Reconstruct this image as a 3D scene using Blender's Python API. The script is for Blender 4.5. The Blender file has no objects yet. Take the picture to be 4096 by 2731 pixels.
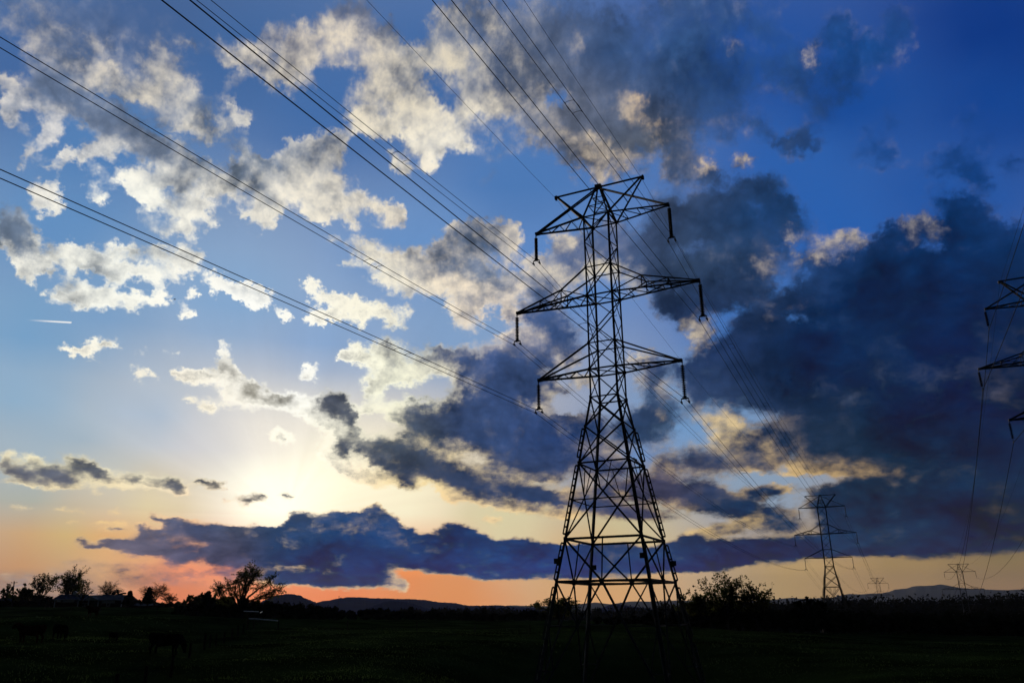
import bpy, bmesh, math, random
import numpy as np
from mathutils import Vector, Matrix
R = math.radians
sc = bpy.context.scene
C = sc.collection

# ------------------------------------------------------------------ camera
F_PX, PITCH, ROLL = 782.82, 0.33460, 0.007236      # focal length in pixels of a 1024-wide frame
cam_data = bpy.data.cameras.new('camera')
cam_data.sensor_width = 36.0
cam_data.lens = F_PX / 1024.0 * 36.0
cam_data.clip_start, cam_data.clip_end = 0.1, 90000.0
cam = bpy.data.objects.new('camera', cam_data)
C.objects.link(cam)
cam.matrix_world = (Matrix.Rotation(math.pi / 2 + PITCH, 4, 'X') @ Matrix.Rotation(-ROLL, 4, 'Z'))
sc.camera = cam
sc.view_settings.view_transform = 'Standard'
sc.view_settings.look = 'None'
sc.view_settings.gamma = 1.0
sc.view_settings.exposure = 0.0
sc.cycles.max_bounces = 4
sc.cycles.volume_bounces = 0
sc.cycles.use_adaptive_sampling = True
sc.cycles.adaptive_threshold = 0.015
sc.cycles.adaptive_min_samples = 16
sc.cycles.use_denoising = True

SUN_AZ, SUN_EL = R(-16.0), R(6.5)                   # behind the cloud bank on the left
SUN_DIR = Vector((math.sin(SUN_AZ) * math.cos(SUN_EL), math.cos(SUN_AZ) * math.cos(SUN_EL), math.sin(SUN_EL)))

# ------------------------------------------------------------------ sky: clouds described by where they stand
# Every cloud is an ellipse of sky: tile, x, y, half-width, half-height, tilt, cover, brightness (later ones lie over earlier ones)
TILE = dict(A=(0, 0), B=(325, 0), C=(674, 0), D=(0, 212.5), E=(325, 212.5), F=(674, 212.5), G=(0, 412.5), H=(325, 412.5), I=(674, 412.5))
BAND = [('G', 4.7, 8.3), ('G', 5.3, 8.3), ('G', 6.2, 8.6), ('G', 8.5, 8.3), ('G', 9.5, 8.1), ('G', 8.9, 7.7), ('G', 9.3, 7.2), ('G', 9.9, 7.5), ('G', 11.2, 7.7), ('G', 10.2, 7.2),
        ('G', 9.3, 6.8), ('G', 10.3, 6.65), ('G', 11.5, 7.0), ('G', 13, 7.2), ('G', 15, 7.3), ('G', 16, 7.5), ('G', 17, 7.3), ('G', 18.3, 7.6), ('G', 19, 7.4), ('G', 19.3, 7.0),
        ('G', 19.6, 6.5), ('G', 20.3, 6.4), ('G', 20.8, 6.7), ('H', 0, 6.65), ('H', 1, 6.5), ('H', 2.2, 6.5), ('H', 3, 6.1), ('H', 3.7, 5.95), ('H', 4.2, 6.5), ('H', 4.8, 6.9),
        ('H', 5.5, 7.6), ('H', 7, 8.1), ('H', 7.5, 7.6), ('H', 8.7, 7.2), ('H', 9.8, 7.6), ('H', 10.5, 8.0), ('H', 11.2, 8.3), ('H', 13, 8.3), ('H', 14.5, 8.6), ('H', 16, 8.65),
        ('H', 18, 8.7), ('H', 20, 8.7), ('H', 22, 8.9), ('I', 0, 8.4), ('I', 1.3, 8.1), ('I', 2.5, 8.6), ('I', 5, 8.3), ('I', 8, 8.2), ('I', 12, 8), ('I', 24.5, 8),
        ('I', 24.5, 9.4), ('I', 20, 9.55), ('I', 17, 9.8), ('I', 14, 9.7), ('I', 12.5, 9.6), ('I', 10, 9.9), ('I', 8, 10.0), ('I', 5.5, 10.1), ('I', 4.7, 10.4), ('I', 2, 10.7),
        ('I', 0, 10.8), ('H', 20, 11.0), ('H', 17, 11.1), ('H', 14, 11.1), ('H', 12.3, 11.3), ('H', 11, 11.2), ('H', 9, 11), ('H', 7.5, 10.8), ('H', 4.5, 10.55), ('H', 4.9, 11),
        ('H', 4.6, 11.8), ('H', 0, 11.8), ('G', 19, 11.7), ('G', 17.8, 11.3), ('G', 17.5, 10.8), ('G', 16, 10.5), ('G', 14.5, 10.3), ('G', 12, 10), ('G', 9.5, 9.6), ('G', 8, 9.4),
        ('G', 6.6, 9.15), ('G', 5.5, 9.1), ('G', 5.1, 8.7)]
VEIL = [('G', 5.2, 9.6), ('G', 5.6, 9.4), ('G', 5.8, 9.8), ('G', 8, 9.9), ('G', 10, 9.8), ('G', 14, 10.2), ('G', 18, 10.6), ('G', 18, 11.6), ('G', 14, 11.95), ('G', 10, 11.9), ('G', 7, 12.6), ('G', 3, 13.2), ('G', -3, 13.5), ('G', -3, 10.9), ('G', 2, 10.35)]
MASS = [('F', 7.5, 5), ('F', 9, 3.5), ('F', 12.3, 2.2), ('F', 14, 1.3), ('F', 16, 1.5), ('F', 18, .3), ('F', 20, -.8), ('F', 22, .3), ('F', 25, 1.2), ('I', 25, 9), ('I', 10, 9), ('I', 9, 5), ('I', 12, 4.2), ('I', 9, 3), ('I', 7, 0), ('F', 4, 13.2), ('F', 1, 13), ('F', 0, 10), ('F', 2, 9), ('F', 5, 6.5)]
STROKES = '''
A 6 2.5 6 2.2 25 .55 .35|A 7 1.3 3.5 1.2 10 .6 .1|A 3 3.3 2.2 .6 35 .95 .8|A 5 4.4 2.2 .6 35 .95 .85|A 7.5 5.3 2 .6 25 .95 .85|A 9 6.3 1.8 .6 15 1 .95|A 10.5 5.2 .7 1.6 10 .95 .85
A 11 4 .8 1 0 .9 .7|A 12 6 1.2 .8 -35 .9 .75|A 11 7.4 1 .4 10 .8 .8|A 1 .7 1 .4 55 .85 .6|A 2.8 1.3 1.6 .5 60 .8 .6|A 4 2 .7 .35 40 .8 .7|A 6.5 2.8 1.5 .35 25 .8 .65
A 3.5 5.6 2 1.3 35 .85 .15|A 4 6.8 1.6 1 20 .95 .4|A 3.4 7.9 1 .5 20 .95 .75|A 5 8 .7 .4 20 .8 .6|A .5 5.6 .5 .3 0 .8 .75|A 1.2 6.7 1 .6 10 .95 .7|A .4 7.7 .7 .35 10 .9 .75|A 1.3 8.3 .5 .25 40 .6 .6
A 7 8 3 .9 25 .75 .12|A 9 9 3 .9 25 .85 .12|A 10.5 10 2.5 .8 20 .9 .25|A 13.5 7.1 1.2 .5 15 .8 .15|A 13.5 8.2 2 .7 20 .95 .75|A 15.8 8.3 1.3 .5 -20 .9 .7|A 14.5 9 1.2 .5 0 .9 .7|A 15.2 7.1 .4 .15 0 .8 .8|A 16 9.8 1.2 .5 35 .55 .2
A 2.8 9.5 1.1 .4 -5 .95 .8|A 5 10.6 2.2 .5 -15 .95 .9|A 7 10 1 .9 0 .9 .75|A 6 11.3 1 .3 20 .9 .9|A 1.8 10.6 .25 .25 0 .7 .7
A 12.5 11.2 1.5 .6 10 .95 .35|A 9.5 12 2 .6 -10 .97 .9|A 12 12.2 2.5 .7 5 .98 .9|A 14.5 12.8 2.2 .6 5 .98 .95|A 17 11.6 2.5 .9 -5 .97 .75|A 20 11 2.5 1.1 -25 .97 .75|A 21.5 10 1.5 .6 -10 .95 .65|A 19.5 12.5 2.2 1 0 .98 .9|A 22 13 1.6 1.2 30 .97 .8|A 20 10 .8 .6 0 .9 .5
A 17.5 11.1 1.6 .4 -10 .95 .3|A 12.4 10.6 .6 .3 15 .9 .75|A 13.2 12.9 .4 .2 20 .2 .5|A 10.5 13.8 1.3 .4 5 .95 .9|A 11.2 14.9 1.8 .5 10 .95 .85|A 12.3 15 1 .6 40 .95 .85|A 13.3 14 1 .6 10 .95 .9|A 10.8 14.2 .7 .2 10 .1 .5|A 9.8 13.1 1.6 .25 0 .1 .5
A 16.7 14.6 1.3 .5 35 .95 .9|A 17.8 14.5 1 .8 20 .95 .85|A 18 14 .8 .6 0 .95 .85|A 21.5 14.3 1.5 .5 10 .9 .75|A 3.3 13.2 1.2 .4 35 .9 .85|A 3.3 13.8 .9 .3 10 .9 .85|A 4 12.7 .3 .4 0 .8 .8|A 6.6 13.3 .8 .4 35 .85 .8|A 9.9 12.7 .6 .2 0 .9 .9|A 14.2 15.3 .5 .25 10 .8 .8
A 15.8 3.6 1.5 .5 30 .92 .75|A 17.5 4.2 1.6 .9 25 .9 .75|A 19 4.8 1.2 .9 10 .95 .8|A 18.3 2.7 1 .8 0 .75 .35|A 20 3 1.4 .7 -35 .95 .85|A 21.5 2.3 1.8 .7 0 .97 .9|A 23.2 2.6 1 .8 10 .97 .85|A 20.7 3.8 .8 .8 -30 .92 .8|A 16.2 5.2 1.5 .3 -20 .5 .5|A 20.2 5.9 .8 .25 0 .9 .8|A 13 2.8 .7 .3 15 .7 .5|A 18.3 1.9 .45 .15 0 .7 .7|A 15 6.2 .8 .5 -10 .4 .4|A 23 1 .8 .6 -30 .7 .5|A 22.8 4.2 .7 .4 20 .85 .7
B 2 1.3 1.5 1 -20 .75 .45|B .8 2.4 1.5 .7 10 .97 .9|B 3.5 2.5 1.2 1.2 0 .85 .4|B 1.5 4 1.4 .5 25 .85 .75|B 1.7 4 .5 .25 20 .2 .5
B 4.5 3 1.2 1 -20 .95 .65|B 5.5 4.2 2.2 1.2 0 .98 .8|B 4 4.5 1.5 .8 0 .97 .9|B 5 6 2 1.2 10 .97 .9|B 6.5 7 2 1.2 20 .97 .85|B 3 6.6 1.2 .4 15 .85 .85|B 2.5 8 1.2 .8 30 .95 .9|B 4.2 8.6 1.4 .5 10 .97 .95|B 7 8.5 2 .9 15 .95 .85|B 9 9.5 1.6 .5 20 .95 .9|B 7 9.6 1.3 .5 10 .9 .8
B 14 3 3.5 3 30 .97 .2|B 14.5 6.5 3 2.5 35 .98 .22|B 17 5 2.5 3 10 .97 .12|B 17.5 9 3 2 40 .98 .25|B 20 8 2.5 2.5 30 .97 .15|B 19 3 2.5 2.5 0 .9 .05|B 22 6 2 3 20 .95 .05
B 8 3 1.5 1.2 0 .9 .6|B 9.5 1 2 1 0 .95 .75|B 10 1.9 1.3 .5 0 .97 .85|B 8 2.2 1.5 .8 20 .8 .4|B 10.5 6 1.8 1.8 10 .97 .75|B 11.5 7.2 1.5 .6 -5 .97 .9|B 9.5 7.6 1 .5 -20 .95 .9|B 12 5 2 1.6 30 .97 .5|B 8.5 4 1.2 .7 0 .97 .85
B 7.3 5.3 .5 .6 60 .35 .3|B 7.9 6.4 .6 .3 50 .3 .4|B 10.2 1.5 .35 .3 0 .7 .2|B 5 1.2 1.2 .9 40 .1 .3|B 6 2 .5 .6 0 .15 .3
B 16 9.8 1.6 .8 40 .95 .5|B 18 10.2 1.4 .8 30 .97 .65|B 18.2 10 .5 .4 20 .97 .95|B 19 10.5 1.2 .5 20 .95 .7|B 18.7 11.7 .4 .4 0 .8 .6|B 14.8 6.2 .6 .4 0 .95 .8|B 16.3 6.6 .5 .5 0 .9 .75|B 15.4 6.6 .4 .25 0 .2 .5
B 20.6 7.2 .8 .7 40 .97 1|B 22 8.2 1.3 .6 50 .97 1|B 22.8 9 .6 .4 60 .95 .85|B 20 6.8 .5 .2 10 .9 .85|B 17 3.2 .3 .8 -10 .9 .4
B 5 11 .8 .6 20 .85 .85|B 6.9 10.8 .7 .5 60 .85 .8|B 11.5 9 .9 .25 40 .6 .6|B 12 8.5 .8 .3 30 .45 .5|B 12 10.2 1.5 .4 -10 .42 .4|B 11 11.9 .6 .3 -30 .42 .4
B .5 12.7 1.3 .6 30 .95 .9|B 1.5 13.3 1.6 .5 30 .95 .9|B 3.5 14.2 1.6 .5 25 .95 .9|B 4.9 14.4 .5 .4 40 .9 .8|B 1.7 14.7 .8 .3 50 .9 .8|B .5 10 .8 1 0 .95 .8|B 9.7 15.2 1.6 .5 0 .9 .8|B 12 15.5 .8 .3 0 .9 .8
C 1 2 2.5 4 0 .92 .05|C 2.5 1 2 1.5 0 .75 .15|C 1 7 1.5 3.5 0 .95 .12|C .3 9 .8 3 10 .95 .25|C 3 6 1.8 2 20 .85 .03|C 3.5 8.5 1.5 1.2 -30 .6 .15|C .5 11 1.2 1.2 0 .9 .2|C 4.2 4.5 .7 1 20 .85 .02|C 3.9 3.3 .5 .35 0 .95 .8
C 6.5 2.2 2 1 40 .75 .03|C 8 3 1.5 .6 30 .6 .03|C 6.5 .5 1.5 .5 -30 .55 .1|C 11 2.2 1.5 1.2 60 .85 .02|C 13.5 3.3 1.8 .9 -10 .95 0|C 15 2.2 1 1.5 20 .8 .02|C 11 5 3 1.2 -10 .8 .05|C 8 5 1.3 1 0 .9 .03|C 6 4.5 1.5 1 20 .65 .1|C 10 6.8 1.5 1.5 0 .6 .08|C 9.3 3.4 .6 .25 -60 .95 .8|C 12.3 6.5 .6 .4 0 .6 .02
C 5.8 8.2 .6 .7 40 .7 .1|C 7.2 9.6 1.2 .6 30 .75 .1|C 8.8 9.4 1 .9 0 .9 .03|C 8 7.6 .8 .8 0 .1 .1|C 14.5 8.4 1 .6 10 .55 .03|C 14.2 10.6 .8 .9 0 .85 0|C 12.5 10.5 .8 .6 0 .45 .05|C 13.2 9.3 .7 .3 40 .5 .02
C 20.5 8 1.2 1 0 .5 .03|C 19 10.5 1.8 .9 -20 .8 .02|C 20.5 11.8 1.3 .7 20 .8 .02|C 17.3 11 1.2 .4 0 .6 .02|C 21 9.6 1 .5 0 .55 .02|C 23 11 .7 .5 -20 .7 .02|C 2.5 12 1 .6 0 .9 .05|C 2.2 11 .5 .3 0 .95 .75|C 4.6 11 .45 .2 -10 .9 .75
C 5.5 12.8 1.6 1 -20 .97 0|C 3.5 13.8 2.5 .9 -10 .98 0|C 5 14.8 3.5 1 0 .98 .03|C 7.2 14 .6 1 0 .95 0|C 0 14 1.5 .8 0 .97 .05|C 5.8 14.1 .4 .3 0 .5 .1|C 8.3 15.2 .8 .4 10 .7 .1|C 19.5 13.8 1.8 .8 10 .93 0|C 19.5 15 2.5 .8 10 .97 0|C 22.5 15.3 1.2 .5 0 .9 0|C 15 15.3 .9 .4 -20 .9 .02|C 16.5 15.2 .7 .3 -20 .97 .75
D 1.2 1.5 1.9 1.2 35 .98 .08|D .7 .6 1.2 .7 0 .9 .05|D 2.7 2.6 .9 .4 60 .97 .7|D 2.6 3.7 1 .5 20 .97 .85|D .6 2.8 1.2 .3 20 .97 .9|D 1.6 3.4 1 .3 25 .97 .9|D 2 4.3 .5 .2 -10 .8 .8
D 4 2.8 .8 .5 10 .95 .85|D 5.5 2.9 1.4 .8 10 .98 .8|D 8 3.6 2 .45 15 .97 .75|D 10 4 1.2 .35 10 .97 .85|D 8 2.4 1.5 .3 0 .95 .9|D 6.8 2.6 1 .3 20 .95 .5|D 5.2 3.6 .7 .25 0 .95 .95
D 4 5.4 1.2 .5 -10 .97 .75|D 6 5.8 1.5 .6 0 .98 .6|D 5.9 6.2 .9 .35 10 .98 .9|D 7.5 5.2 .8 .6 -30 .97 .75|D 7.3 6 .7 .4 -20 .95 .9|D 8.7 6 .6 .6 0 .93 .9|D 4.5 4.3 .4 .2 0 .7 .7
D 11 3.2 1.2 .35 10 .95 .85|D 12.5 3.2 .8 .8 0 .95 .7|D 12 4 .6 .35 0 .95 .95|D 10.7 2.6 .5 .2 0 .9 .9|D 15 4.9 1.5 .5 25 .97 .75|D 17.2 5.2 1.4 .5 10 .97 .6|D 16 6 .8 .3 -10 .95 .95|D 18 6.2 1 .3 20 .9 .85|D 14.3 4.3 .8 .2 -5 .85 .85
D 12.4 6.7 1 .35 25 .95 .9|D 10.4 5.9 .8 .2 15 .85 .85|D 10.6 5.3 .4 .15 -10 .8 .85|D 12.8 5.5 .3 .2 0 .8 .8|D 19.1 7 .7 .2 20 .85 .9|D 15.3 7.05 .4 .15 0 .8 .9|D 21 5.2 .6 .25 30 .95 .9|D 22.3 6 1.1 .35 35 .95 .8|D 21.5 7 1.3 .4 15 .97 .95|D 22.5 2 .7 .4 -10 .5 .5
D 5.6 9.1 1.6 .3 -3 .97 .85|D 7 8.8 1 .35 -10 .97 .9|D 5.5 9.5 .5 .2 0 .9 .95|D 9.9 9 .5 .15 -20 .6 .8|D 11.5 9.1 .5 .15 15 .75 .85|D 15.2 8.85 .5 .1 10 .6 .8|D 10.9 9.8 .4 .12 5 .6 .8|D 15.3 9.8 .6 .12 15 .8 .9|D 9.6 10.6 .6 .4 30 .85 .85|D 12.2 10.8 1 .3 10 .93 .8|D 13.8 11.2 .9 .3 15 .95 .85|D 15.2 10.6 1 .35 15 .95 .9|D 6.5 10.2 .25 .2 0 .5 .7|D 12.6 12.4 .5 .2 15 .9 .9|D 13.8 13 .4 .25 10 .9 .9|D 20.7 10.6 .6 .4 0 .85 .85
D 15.3 11.9 .6 .7 0 .97 .95|D 16.5 12.3 1.2 .7 20 .98 .95|D 18 12.4 2.2 .6 20 .98 .95|D 17.8 12 1.4 .3 20 .98 .2|D 17 11.9 .6 .35 0 .98 .25|D 19 12.4 .6 .25 10 .97 .3|D 20.5 13 1.5 .6 30 .98 .95|D 21.8 13.8 1.4 .8 30 .98 .95|D 22.3 12.8 .9 .6 45 .98 .03|D 23.2 13.6 .6 .5 40 .98 .1|D 18.8 15 .8 .5 30 .95 .97
E 3 2.6 1.2 .5 20 .92 .75|E 5 3.6 2.2 1 15 .97 .85|E 7 4 2 1.2 10 .98 .8|E 9 4.8 2.2 .8 10 .98 .9|E 9 1.8 1.6 .7 -20 .92 .7|E 9 2.8 2 .6 0 .95 .55|E 10 3.7 1.6 .6 25 .98 .25|E 9 3 .8 .4 10 .97 .35|E 12 2 1.2 .9 10 .9 .65|E 12.3 1.2 .7 .5 20 .9 .75|E 11 5 1.4 .5 20 .98 .9|E 12.5 5 1.2 .8 10 .98 .75|E 10 6 .8 .6 0 .95 .85|E 9.3 6.8 1.2 .7 40 .92 .75|E 12.3 6.6 .6 .9 -20 .92 .7|E 4.5 4.8 1.2 .4 10 .95 .85|E 13.5 4.2 1.2 .8 10 .95 .6|E 14.5 3.6 .9 .5 10 .95 .55
E 1.7 3.6 .4 .4 0 .6 .6|E .6 6 1.2 .6 35 .95 .85|E 2.3 6.8 .8 .5 0 .9 .85|E 4 6.8 .8 .5 40 .95 .9|E 4.5 7.5 .5 .4 0 .9 .9|E 5.4 6.6 .5 .3 0 .7 .8|E 2.4 7.7 .4 .2 0 .7 .8|E 5.4 5.3 .5 .2 0 .8 .8|E 3.2 6.1 .8 .2 10 .6 .7|E 1.8 5.9 .5 .15 20 .7 .8
E 16.5 2.2 1.2 .9 20 .95 .1|E 17 3.2 1.5 .8 -10 .97 .12|E 19 2 1.5 1.5 0 .95 .12|E 21 3 2.5 1.5 10 .97 .15|E 22.5 1.5 1.5 1.2 0 .97 .06|E 16.2 1.8 .7 .4 -30 .92 .85|E 16 4.4 1.6 .7 0 .95 .55|E 15 5.2 .9 .8 0 .95 .6|E 18.6 3.8 1 .5 -10 .95 .95|E 17 4.7 .6 .5 0 .93 .85|E 20.5 4.8 1 .6 10 .85 .6|E 22.5 4 1.2 .6 0 .97 .35|E 22.8 6 1.2 1 0 .95 .15
E 14.6 5.5 1 .9 40 .97 .3|E 15 7.3 1.8 .8 10 .98 .06|E 16 8.6 1.5 .7 10 .98 .06|E 14 6.8 .8 .5 0 .97 .1|E 17.7 7 .7 1.2 0 .15 .3|E 20.5 7 1.5 1.6 0 .08 .3|E 13 8.4 1.2 .4 10 .9 .8|E 14.2 8.8 1 .5 10 .95 .5
E 3 9.6 1.2 .5 15 .97 .85|E 4.2 9.3 1 .4 20 .97 .3|E 4.5 10.2 1.5 .7 10 .98 .9|E 4 11 1.3 .5 0 .98 .9|E 5.5 11 1 .7 20 .97 .9|E 3.2 11.8 .5 .4 0 .95 .75|E 1.5 9.6 .6 .3 20 .9 .9|E 1.8 8.8 .4 .25 0 .5 .7|E 6.6 9.7 1.4 .4 20 .97 .5|E 7 10.5 1 .5 0 .97 .93|E 8 9.4 1.3 .4 5 .97 .6|E 8.5 10.2 1 .5 30 .98 .9
E 10 9.8 2 .7 15 .98 .1|E 12 10.3 2.2 .9 10 .98 .08|E 10.5 11.3 1.8 .9 20 .98 .05|E 13 11.5 1.8 1.2 20 .98 .03|E 12 12.8 2.2 .8 20 .98 .03|E 8.8 11 .8 .4 20 .95 .75|E 9.5 11.5 .7 .2 20 .98 .6|E 13 13.6 1.5 .8 0 .98 .02|E 15 9.8 1.5 .7 10 .95 .12|E 12.6 8.9 1.2 .5 10 .97 .2|E 16.2 9.8 .8 .4 0 .9 .55|E 15.4 11.6 1 .4 20 .9 .3
E 9.3 12.5 1.3 .3 10 .95 .85|E 8 13 .5 .3 0 .92 .8|E 15 12.3 1.5 .35 -10 .93 .75|E 14.2 12.9 .8 .4 -10 .93 .8|E 17.4 11.3 .7 .3 0 .9 .8|E 16 13 1.5 .35 -8 .12 .5|E 17.5 12.3 .8 .5 0 .15 .5
E 5 13.4 1 .6 20 .98 .92|E 6.3 13 1 .4 10 .95 .2|E 7 14 1.8 .9 20 .98 .12|E 9 14 2 .9 10 .98 .08|E 10.5 13.2 1.5 .6 20 .98 .1|E 12 14.5 2 .9 10 .98 .03|E 14 15 2 .9 20 .98 .04|E 8.3 15.2 1.4 .35 0 .97 .85|E 6 15 1 .5 20 .95 .2|E .5 13 .8 .8 45 .98 .05|E 1.5 14 .9 .6 40 .98 .2|E .6 14.3 1.3 .5 35 .98 .95|E 1.5 15 .9 .5 0 .97 .8|E 3 13 .8 .35 -10 .95 .85|E 4 13 .6 .3 20 .9 .85
E 22 10.5 1.5 .8 0 .97 .1|E 22 13.5 1.5 .8 0 .97 .05|E 22.5 12.4 1.3 .6 30 .97 .3|E 21 9.5 .8 .3 10 .95 .7|E 17.5 14.5 1.5 .9 0 .97 .06|E 16 13.9 1.6 .3 -5 .95 .55|E 21 14.5 1.5 .8 0 .97 .04|E 22.8 13.9 .3 .8 -20 .95 .6
F 2 1 3 1.2 0 .97 .03|F 5 2 3 1.5 20 .97 .05|F 2 4 2.5 1.5 0 .97 .15|F 4.5 5 2.5 1.5 0 .97 .12|F 1 6 1.5 .5 0 .95 .3|F 7 1 1.5 1.2 30 .95 .03|F 7.9 1.7 .6 .4 30 .95 .8|F 8.6 1.8 .6 .2 0 .9 .7|F 5.8 4 .9 .5 20 .97 .4|F 5.8 3.4 .5 .35 20 .97 .75|F 6.2 2.5 .3 .4 0 .95 .3
F 8.5 2.5 .6 .5 -45 .1 .1|F 9.6 3 1.2 .35 -10 .97 .4|F 10 2.3 1.2 .35 -20 .97 .85|F 11.8 1.9 .7 .4 -20 .97 .9|F 8.4 3.3 .5 .2 -30 .95 .8|F 16.5 1.1 .8 .4 -15 .95 .75|F 17.8 1.2 .6 .3 0 .9 .5|F 17.7 2.4 .4 .2 0 .4 .05|F 7.5 4.9 .8 .25 10 .3 .2|F 7.6 6.9 .8 .2 -5 .1 .2
F 7.5 6.2 1 .4 0 .97 .3|F 6.2 7.2 1 .5 20 .97 .35|F 1.5 7.5 1.3 .5 10 .95 .35|F .8 6.9 .8 .3 10 .9 .55|F .7 8.5 1 .5 10 .12 .3|F 2 8.5 .7 .5 -50 .95 .85
F 10.3 11.4 1.1 .8 20 .98 .28|F 10.5 13 2.2 1 0 .98 .15|F 12 14 4 .8 0 .98 .12|F 2 13.5 1 .5 40 .95 .3|F 2.4 13.4 .5 .4 0 .2 .4|F 6.5 14.8 1.8 .6 0 .98 .35|F 3 14.6 1.2 .7 20 .97 .9|F 4 15.3 1.5 .7 20 .97 .85|F 5.8 15.2 .8 .7 10 .97 .7|F 7.8 14 1 .25 -10 .97 .55
G .6 3.2 .6 .5 40 .97 .7|G 2.5 3.3 .8 .4 30 .9 .75|G 2.5 4.75 2.5 .2 5 .95 .85|G 7 4.4 1.5 .4 20 .95 .8|G 4.3 4 .9 .5 10 .95 .7|G 8.5 4.8 1.2 .25 10 .95 .9|G 1.2 4 1.6 .4 20 .98 .08|G 3.5 4.2 1.9 .4 15 .98 .08|G 6.1 3.7 1.5 .4 30 .98 .06|G 5 3.2 .6 .3 20 .97 .4|G 9 4.3 1 .3 10 .98 .08|G 10.2 4.7 .6 .3 20 .95 .5|G 12 5.1 .8 .3 10 .9 .95|G 11.6 4.7 .75 .4 30 .98 .04|G 13.7 4.7 .9 .22 15 .97 .15|G 14.6 4.9 .4 .15 0 .9 .4|G 6.5 5.2 .2 .3 0 .6 .8
G 16.7 5.9 .5 .25 -20 .98 .15|G 17.6 5.6 .3 .25 30 .98 .15|G 16.2 5.7 .4 .12 20 .9 .25|G 19.2 5.6 .45 .22 10 .98 .05|G 15.2 5.9 .35 .08 0 .8 .4|G 1.3 6.35 .7 .1 3 .6 .8|G 4.1 6.4 .5 .09 5 .5 .8|G 5 6.55 .6 .09 5 .6 .8|G 7.7 6.5 .3 .15 -10 .5 .8|G 4.8 7.25 .6 .09 5 .5 .8|G 7.8 7.7 .7 .15 5 .9 .1|G 8 7.35 .6 .1 5 .8 .3|G 7 7.4 1.2 .15 -5 .6 .8
H 1.3 3 .9 .5 45 .98 .95|H 2 4 2 .4 30 .95 1|H 3.5 4.3 1.5 .4 10 .95 1|H .5 3 1 .6 40 .95 1|H 1.2 2.4 .4 .4 0 .98 .12|H 2.8 2.3 .8 .6 0 .98 .2|H 5 2.6 2 .8 20 .98 .12|H 4 3.3 1.8 .5 25 .98 .2|H 7 3.2 2.5 .9 15 .98 .06|H 8.5 4.3 2.5 .7 10 .98 .05|H 5.7 4.7 .6 .4 30 .97 .25
H 10 1 4 1.2 0 .98 .05|H 13 1.8 4 1.4 10 .98 .03|H 14 3.3 3.5 .9 5 .98 .04|H 7.8 1.9 1.5 .35 10 .97 .85|H 8.5 2.6 1 .25 -20 .96 .8|H 13.5 4.2 2.5 .25 5 .97 .45|H 11.8 4.6 1 .4 0 .97 .5|H 11 4 .5 .4 0 .96 .6|H 12.5 4.7 .8 .25 0 .95 .9|H 11 6 2.5 .3 15 .95 .85|H 13 6.3 1.5 .25 8 .92 .8|H 16 6.8 1.5 .3 5 .9 .75|H 13 5.2 2 .4 5 .98 .08|H 15 5.7 3 .45 5 .98 .06|H 10.5 5.3 1.5 .5 20 .98 .1|H 8.2 5.3 .5 .25 10 .95 .8|H 8.8 5.8 .4 .2 0 .9 .8
H 18 6.2 2.5 .4 5 .97 .08|H 21 6.8 2.5 .5 5 .97 .1|H 20 5.2 3 .7 0 .97 .06|H 19 3.5 2.2 .8 0 .97 .08|H 22 5 1.5 .8 0 .97 .1|H 18.5 2.2 1.5 .5 10 .95 .4|H 21.5 1.5 1.5 .8 10 .97 .03|H 22 2.5 1.3 .35 5 .3 .3|H 23 3.5 .8 .8 0 .97 .5|H 16.5 5.5 .5 .2 0 .95 .7|H 20 5.4 .4 .2 0 .95 .7|H 11.3 7.2 .6 .15 10 .8 .8
I 2 3.2 2 .9 0 .97 .25|I 7.5 1.5 1.5 1 20 .97 .3|I 3.5 1 1.8 1 30 .97 .85|I 1.5 1.2 .5 .5 40 .2 .4|I 5.5 2.4 2 1 20 .97 .5|I 5 3.4 2 .6 -10 .97 .35|I 3.8 .7 .6 .5 60 .97 1|I 6.3 1.8 .8 .5 60 .97 .8
I 7 4.7 3 .4 -5 .1 .5|I 9 4.2 1.5 .3 5 .2 .5|I 12 3.3 3 .35 8 .97 .4|I 10 3.7 2.5 .3 8 .97 .75|I 14 4 2.5 .25 5 .97 .7|I 9 4 1.5 .2 0 .95 .85|I 15 4.8 1.5 .3 5 .98 .4|I 18 3.7 3 .3 0 .98 .25|I 14 6.4 6 1.1 0 .98 .15|I 18 8.5 6 .8 0 .98 .06
I 1.5 5.5 2.5 .8 10 .97 .08|I 4 6 2 .6 15 .97 .12|I 6 5.3 2.5 .3 -5 .92 .6|I 2.2 5 1.2 .4 20 .95 .12|I 7 7.5 1.5 .6 0 .96 .3|I 4 6.6 2.5 .35 5 .97 .1|I 1 7.6 1.4 .2 5 .3 .6|I 5 7.3 2 .4 -15 .95 .75|I 3 7.9 1.5 .35 -10 .95 .75|I 1.2 8.3 .9 .3 0 .97 .8
'''
LATE = '''
G 13 8.6 1.2 .1 8 .97 .9|G 12.8 10.5 1 .25 10 .95 .9|G 13 10.9 .8 .15 15 .95 .9|G 14.8 10.9 .6 .3 -50 .95 .95|G 16 10.5 1.8 .12 10 .95 .95|G 17.3 10.9 .5 .2 50 .95 .95|G 14.6 11.3 .5 .12 10 .9 .9|G 8.5 11.8 .6 .12 10 .6 .7|G 18.8 10.23 .5 .06 0 .97 1|G 20.3 10.27 .6 .07 0 .97 1|H 5 11.4 .7 .5 50 .62 .2
'''
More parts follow.
